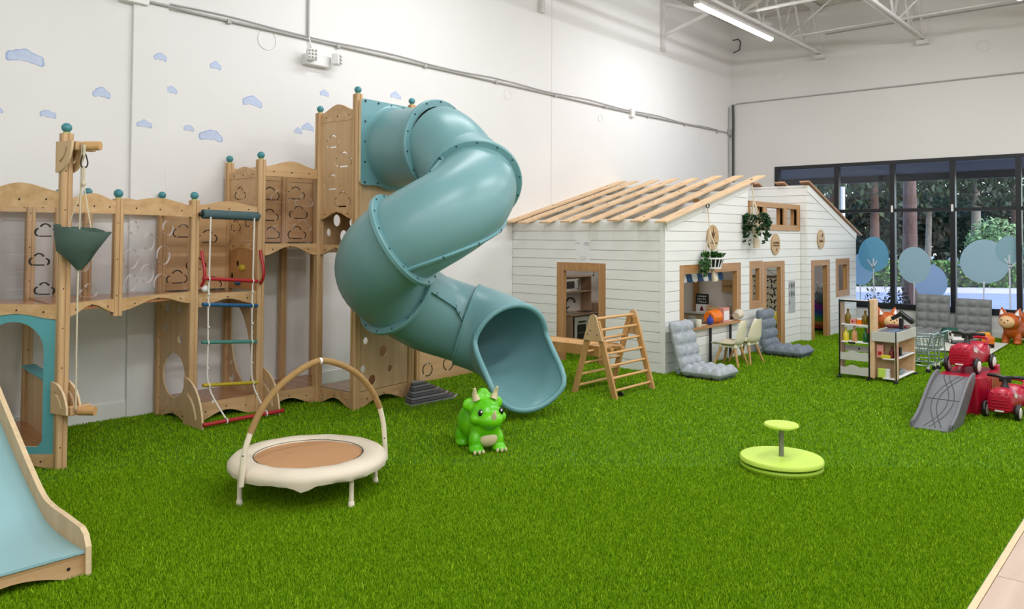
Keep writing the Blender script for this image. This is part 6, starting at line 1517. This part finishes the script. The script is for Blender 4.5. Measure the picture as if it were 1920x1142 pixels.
# ---- toy shopping carts
def cart(x, y, label):
    t = thing('shopping_cart', label, 'shopping cart', (x, y, 0), 0.0, 'toy shopping carts')
    r = 0.0065; W, L = 0.16, 0.30
    def tb(P, nm, rr=r, cl=False): return MB().tube(P, rr, 6, closed=cl).build(nm, CHROME, t, smooth=60)
    tb([(-W, -L/2, 0.09), (W, -L/2, 0.09), (W*0.9, L/2, 0.09), (-W*0.9, L/2, 0.09)], 'base_frame', r*1.3, True)
    for sx in (-1, 1):
        tb(smooth_pts([(W*sx, -L/2, 0.09), (W*sx, -L/2-0.01, 0.18), (W*sx, -L/2, 0.30), (W*sx, -L/2-0.04, 0.46)], 4), 'upright', r*1.3); tb([(W*0.9*sx, L/2, 0.09), (W*0.8*sx, L/2-0.02, 0.24)], 'upright', r*1.2)
        tb(smooth_pts([(W*sx, -L/2, 0.18), (W*sx, 0, 0.185), (W*0.9*sx, L/2-0.03, 0.18), (W*0.9*sx, L/2, 0.10)], 4), 'side_rail', r)
    MB().cyl((-W, -L/2-0.04, 0.46), (W, -L/2-0.04, 0.46), 0.011, 10).build('handle', CHROME, t, smooth=50)
    m = MB()
    for z, s in ((0.25, 0.85), (0.32, 0.95), (0.40, 1.04)): m.tube([(-W*s, -L/2, z), (W*s, -L/2, z), (W*s*0.85, L/2*s, z), (-W*s*0.85, L/2*s, z)], 0.004, 5, closed=True)
    for k in range(8):
        u = -1+2*k/7
        m.tube([(W*0.85*u, -L/2, 0.25), (W*1.04*u, -L/2, 0.40)], 0.003, 5); m.tube([(W*0.72*u, L/2*0.85, 0.25), (W*0.88*u, L/2*1.04, 0.40)], 0.003, 5); m.tube([(W*0.85*u, -L/2, 0.25), (W*0.72*u, L/2*0.85, 0.25)], 0.003, 5)
        for sx in (-1, 1): m.tube([(W*0.85*sx*(1-0.07*(k/7)*2), -L/2+L*k/7*0.92, 0.25), (W*1.04*sx*(1-0.07*(k/7)*2), -L/2+L*k/7, 0.40)], 0.003, 5)
    m.build('basket', CHROME, t, smooth=60)
    for sx in (-1, 1):
        for sy in (-1, 1):
            p = V(W*0.95*sx, L/2*sy, 0.03); c = MB().lathe([(0.0001, -0.011), (0.026, -0.011), (0.03, -0.006), (0.03, 0.006), (0.026, 0.011), (0.0001, 0.011)], 16, p, (1, 0.2, 0), cap=False).build('wheel', BLACK, t, smooth=40); MB().bar(p+V(0, 0, 0.0), p+V(0, 0, 0.065), 0.03, 0.018).build('caster_fork', WPLAS, c, bevel=0.003)
cart(10.62, 2.62, 'grey wire toy shopping cart closest to the checkout counter'); cart(11.02, 2.60, 'grey wire toy shopping cart farther behind, toward the rug')
# ---- rug, trucks, foxes
rg = MB().prism([(12.62, 2.19), (14.05, 2.21), (13.98, 3.52), (12.42, 3.45)], [], 0.008, (0, 0, 0.034), (1, 0, 0), (0, 1, 0)).build('play_rug', RUG, None, bevel=0.003); tag(rg, 'pale patterned rug lying on the grass in front of the window chairs', 'rug')
def wheel(p, r, w_, ax, par, face=WHEELW):
    o = MB().lathe([(0.0001, -w_/2), (r*0.9, -w_/2), (r, -w_/4), (r, w_/4), (r*0.9, w_/2), (0.0001, w_/2)], 22, p, ax, cap=False).build('wheel', BLACK, par, smooth=40)
    a = Vector(ax).normalized()
    for s in (-1, 1): MB().lathe([(0.0001, 0), (r*0.68, 0), (r*0.62, 0.004), (r*0.15, 0.006), (0.0001, 0.006)], 18, Vector(p)+a*(s*w_/2), a*s, cap=False).build('wheel_face', face, o, smooth=40)
    return o
t = thing('toy_truck', 'white and dark green toy rubbish truck on the rug', 'toy truck', (13.55, 2.86, 0.038), math.radians(218))
MB().prism([(0.02, 0.03), (0.19, 0.03), (0.19, 0.09), (0.165, 0.105), (0.14, 0.18), (0.02, 0.185)], [], 0.15, (0, 0, 0), (1, 0, 0), (0, 0, 1)).build('cab', WPLAS, t, bevel=0.012)
MB().prism([(-0.20, 0.05), (0.03, 0.05), (0.03, 0.20), (-0.02, 0.215), (-0.16, 0.215), (-0.22, 0.14)], [], 0.15, (0, 0, 0), (1, 0, 0), (0, 0, 1)).build('hopper', GREENT, t, bevel=0.012)
MB().box(0.0, 0.195, -0.078, 0.078, 0.02, 0.06).build('bumper', GREYPL, t, bevel=0.006); MB().box(-0.2, 0.02, -0.05, 0.05, 0.03, 0.05).build('chassis', BLACK, t)
MB().obox((0.157, 0, 0.142), V(0.010, 0, -0.028), (0, 0.058, 0), V(0.004, 0, 0.0015)).build('windscreen', OVEN, t)
for s in (-1, 1): MB().box(0.06, 0.12, s*0.0755-0.002, s*0.0755+0.002, 0.115, 0.165).build('side_window', OVEN, t)
for x in (0.11, -0.11):
    for s in (-1, 1): wheel((x, 0.072*s, 0.036), 0.036, 0.03, (0, 1, 0), t)
t = thing('toy_truck', 'orange and yellow toy truck on the rug behind the red car', 'toy truck', (13.40, 2.40, 0.038), math.radians(20))
MB().prism([(0.02, 0.03), (0.16, 0.03), (0.16, 0.11), (0.12, 0.12), (0.10, 0.20), (0.02, 0.20)], [], 0.15, (0, 0, 0), (1, 0, 0), (0, 0, 1)).build('cab', AMBER, t, bevel=0.010)
MB().prism([(-0.22, 0.06), (0.01, 0.06), (0.01, 0.17), (-0.26, 0.15)], [], 0.16, (0, 0, 0), (1, 0, 0), (0, 0, 1)).build('tipper', ORANGE, t, bevel=0.010)
for s in (-1, 1): MB().box(0.035, 0.095, s*0.075-0.002, s*0.075+0.002, 0.13, 0.185).build('side_window', OVEN, t)
MB().box(-0.2, 0.15, -0.05, 0.05, 0.03, 0.06).build('chassis', BLACK, t)
for s in (-1, 1): MB().box(-0.2, -0.02, s*0.081-0.002, s*0.081+0.002, 0.09, 0.125).build('side_slot', BLACK, t)
for x in (0.10, -0.14):
    for s in (-1, 1): wheel((x, 0.07*s, 0.04), 0.04, 0.035, (0, 1, 0), t, AMBER)
def fox(loc, rz, label):
    t = thing('fox_hopper', label, 'hopper toy', loc, rz, 'inflatable fox hoppers')
    P = [((-0.16, 0, 0.20), (0.23, 0.125, 0.125)), ((0.08, 0, 0.22), (0.14, 0.12, 0.13)), ((0.16, 0, 0.36), (0.15, 0.155, 0.135)), ((0.25, 0, 0.34), (0.09, 0.10, 0.085)), ((-0.36, 0, 0.34), (0.07, 0.06, 0.15))]
    for s in (-1, 1): P += [((0.10, 0.085*s, 0.09), (0.06, 0.055, 0.10)), ((-0.27, 0.085*s, 0.09), (0.07, 0.055, 0.10)), ((0.12, 0.085*s, 0.03), (0.07, 0.055, 0.03)), ((-0.25, 0.085*s, 0.03), (0.07, 0.055, 0.03))]
    finish_blob(blob(P), 'body', FOXO, t, 0.013, 6)
    MB().sph((0.265, 0, 0.355), (0.085, 0.112, 0.095), 20, 14).build('face', FOXC, t, smooth=180)
    for s in (-1, 1):
        e_ = MB(); e_.lathe([(0.06, 0), (0.045, 0.06), (0.0001, 0.13)], 12, (0.13, 0.10*s, 0.445), (-0.05, 0.25*s, 1)); o = e_.build('ear', FOXO, t, smooth=60)
        MB().lathe([(0.036, 0), (0.0001, 0.09)], 10, (0.17, 0.105*s, 0.455), (-0.12, 0.22*s, 1)).build('inner_ear', WPLAS, o, smooth=60)
        MB().sph((0.338, 0.045*s, 0.385), (0.008, 0.012, 0.012), 8, 6).build('eye', INK, t, smooth=180)
    MB().sph((0.352, 0, 0.352), (0.01, 0.012, 0.009), 8, 6).build('nose', INK, t, smooth=180)
    MB().sph((-0.37, 0, 0.475), (0.04, 0.035, 0.05), 10, 8).build('tail_tip', WPLAS, t, smooth=180)
fox((13.08, 3.72, 0), math.radians(222), 'orange inflatable fox hopper peeking over the checkout counter')
fox((14.36, 2.17, 0), math.radians(166), 'orange inflatable fox hopper standing right of the window chairs')
# ---- toy ramp, block and ride-on cars
rp = thing('toy_car_ramp', 'grey plastic car ramp with crossing tracks joined to a red block', 'ramp', (8.2, 1.72, 0), world=True)
sec = smooth_pts([(7.36, 0, 0.012), (7.46, 0, 0.03), (7.62, 0, 0.085), (7.82, 0, 0.19), (8.02, 0, 0.285), (8.18, 0, 0.33), (8.30, 0, 0.34)], 5)
Y1, Y2 = 1.565, 1.885
vs = []; fs = []
prof_ = [(Y1, 0.045, 0), (Y1+0.022, 0.045, 0), (Y1+0.030, 0.0, 0), (Y2-0.030, 0.0, 0), (Y2-0.022, 0.045, 0), (Y2, 0.045, 0)]
for p in sec:
    for (y, dz, _) in prof_: vs.append((p.x, y, p.z+dz))
    for y in (Y2, Y1): vs.append((p.x, y, min(p.z-0.02, max(0.0, (p.x-7.78)*0.58))))
k = 8
for i in range(len(sec)-1):
    for j in range(k): fs.append((i*k+j, (i+1)*k+j, (i+1)*k+(j+1) % k, i*k+(j+1) % k))
fs += [tuple(range(k)), tuple((len(sec)-1)*k+j for j in range(k))[::-1]]
MB().add(vs, fs).build('ramp', GREYPL, rp, smooth=30, bevel=0.003)
def zr(x):
    for a, b in zip(sec[:-1], sec[1:]):
        if a.x <= x <= b.x: return a.z+(b.z-a.z)*(x-a.x)/(b.x-a.x)
    return sec[-1].z
for sg in (1, -1):
    for off in (-0.022, 0.022):
        P = [V(7.42+0.84*i/28, 1.725+sg*0.062*math.cos(PI*(0.15+1.5*i/28)*1.15+0.2)+off, 0) for i in range(29)]
        MB().tube([V(p.x, p.y, zr(p.x)+0.001) for p in P], 0.004, 5).build('track_ridge', TRACK, rp, smooth=60)
MB().bar((7.82, Y1+0.03, zr(7.82)+0.001), (7.82, Y2-0.03, zr(7.82)+0.001), 0.006, 0.005).build('ramp_joint', TRACK, rp)
for y in (Y1+0.011, Y2-0.011): MB().sph((7.385, y, 0.05), (0.022, 0.016, 0.016), 10, 8).build('end_cap', BLACK, rp, smooth=180)
MB().prism([(8.29, Y1-0.02), (8.45, Y1-0.07), (9.08, Y1-0.07), (9.15, Y1), (9.15, Y2-0.07), (9.08, Y2), (8.29, Y2)], [], 0.33, (0, 0, 0.165), (1, 0, 0), (0, 1, 0)).build('block', CARRED, rp, bevel=0.02)
for y in (Y1-0.045, Y2-0.02): MB().box(9.0, 9.13, y-0.014, y+0.014, 0.325, 0.375).build('wheel_stop', CARRED, rp, bevel=0.008)
m = MB()
for x in (8.36, 8.44, 8.52): m.box(x+0.10-0.012, x+0.10+0.012, Y1-0.076, Y1-0.06, 0.03, 0.31)
m.build('block_ribs', CARRED, rp, bevel=0.005)
MB().box(8.05, 8.28, Y1+0.04, Y2-0.04, 0.02, 0.24).build('support', CARRED, rp, bevel=0.01)
MB().box(8.30, 8.36, 1.70, 1.78, 0.330, 0.332).build('sticker', PINK, rp)
def ride_car(loc, rz, label):
    """x forward; bonnet with grille ridges, open seat scoop, push handle"""
    t = thing('ride_on_car', label, 'ride-on car', loc, rz, 'red ride-on cars')
    vs = []; fs = []; n = 20
    secs = [(0.275, 0.075, 0.10, 0.20), (0.27, 0.092, 0.075, 0.245), (0.24, 0.100, 0.065, 0.268), (0.12, 0.100, 0.065, 0.275), (0.04, 0.098, 0.065, 0.26), (-0.02, 0.105, 0.065, 0.215), (-0.10, 0.105, 0.065, 0.205), (-0.16, 0.11, 0.07, 0.235), (-0.22, 0.11, 0.075, 0.265), (-0.27, 0.10, 0.085, 0.25), (-0.29, 0.075, 0.10, 0.21)]
    for (x, w_, z0, z1) in secs:
        for k in range(n):
            a = 2*PI*k/n; c, s = math.cos(a), math.sin(a); e = 0.5
            vs.append((x, w_*math.copysign(abs(c)**e, c), (z0+z1)/2+(z1-z0)/2*math.copysign(abs(s)**(0.75 if s > 0 else 0.4), s)))
    for i in range(len(secs)-1):
        for k in range(n): fs.append((i*n+k, i*n+(k+1) % n, (i+1)*n+(k+1) % n, (i+1)*n+k))
    fs += [tuple(range(n))[::-1], tuple((len(secs)-1)*n+k for k in range(n))]
    fs = [f[::-1] for f in fs]
    b = MB().add(vs, fs).build('body', CARRED, t, smooth=50)
    for i in range(4): MB().obox((0.277, 0, 0.10+0.026*i), (0.004, 0, 0), (0, 0.085-0.006*i, 0), (0, 0, 0.005)).build('grille_ridge', CARRED, b, bevel=0.003)
    g = MB()
    for y in (-0.055, 0, 0.055): g.sph((0.258, y, 0.238), (0.02, 0.014, 0.012), 10, 8)
    g.build('bonnet_bumps', CARRED, b, smooth=180)
    MB().box(0.272, 0.282, -0.035, 0.035, 0.078, 0.092).build('plate', WHEELW, t, bevel=0.002)
    for s in (-1, 1): MB().obox((0.14, 0.101*s, 0.215), V(0.05, 0, 0.012), V(0, 0.0015, 0), V(0, 0, 0.018)).build('side_sticker', RAINBOW[0] if s < 0 else WHEELW, t)
    MB().tube([(0.06, 0, 0.25), (0.045, 0, 0.345)], [0.028, 0.016], 10).build('steering_column', BLACK, t, smooth=60)
    MB().lathe([(0.045, 0), (0.03, 0.025), (0.025, 0.05)], 14, (0.062, 0, 0.255), (-0.1, 0, 1)).build('column_boot', BLACK, t, smooth=60)
    MB().tube(smooth_pts([(0.02, -0.145, 0.36), (0.045, -0.08, 0.362), (0.045, 0, 0.352), (0.045, 0.08, 0.362), (0.02, 0.145, 0.36)], 5), 0.016, 10).build('handlebar', BLACK, t, smooth=60)
    MB().obox((0.05, 0, 0.335), (0.012, 0, 0), (0, 0.05, 0), (0, 0, 0.025)).build('handle_web', BLACK, t, bevel=0.008)
    for x in (0.19, -0.24):
        MB().cyl((x, -0.115, 0.074), (x, 0.115, 0.074), 0.010, 8).build('axle', CARRED, t)
        for s in (-1, 1): wheel((x, 0.128*s, 0.074), 0.074, 0.036, (0, 1, 0), t)
    MB().tube(smooth_pts([(-0.20, -0.08, 0.24), (-0.27, -0.08, 0.285), (-0.29, 0, 0.30), (-0.27, 0.08, 0.285), (-0.20, 0.08, 0.24)], 4), 0.013, 8).build('backrest_rim', CARRED, t, smooth=60)
ride_car((8.46, 1.345, 0.0), PI-0.06, 'red ride-on car standing on the grass beside the block')
ride_car((8.80, 1.71, 0.331), PI-0.12, 'red ride-on car parked on top of the red block')

# ------------------------------------------------------------------ pieces too small to pick apart stay joined
for o in bpy.data.objects:
    if o.type == 'MESH' and o.parent is not None:
        b = o.name.split('.')[0]
        if b.endswith('bolts') or b in ('screws', 'rope_knots', 'lettering', 'leaf_prints', 'reflector_cells', 'print', 'pattern_lines', 'basket_slats', 'block_ribs', 'bonnet_bumps', 'butterflies', 'toe_nails'):
            o['kind'] = 'stuff'
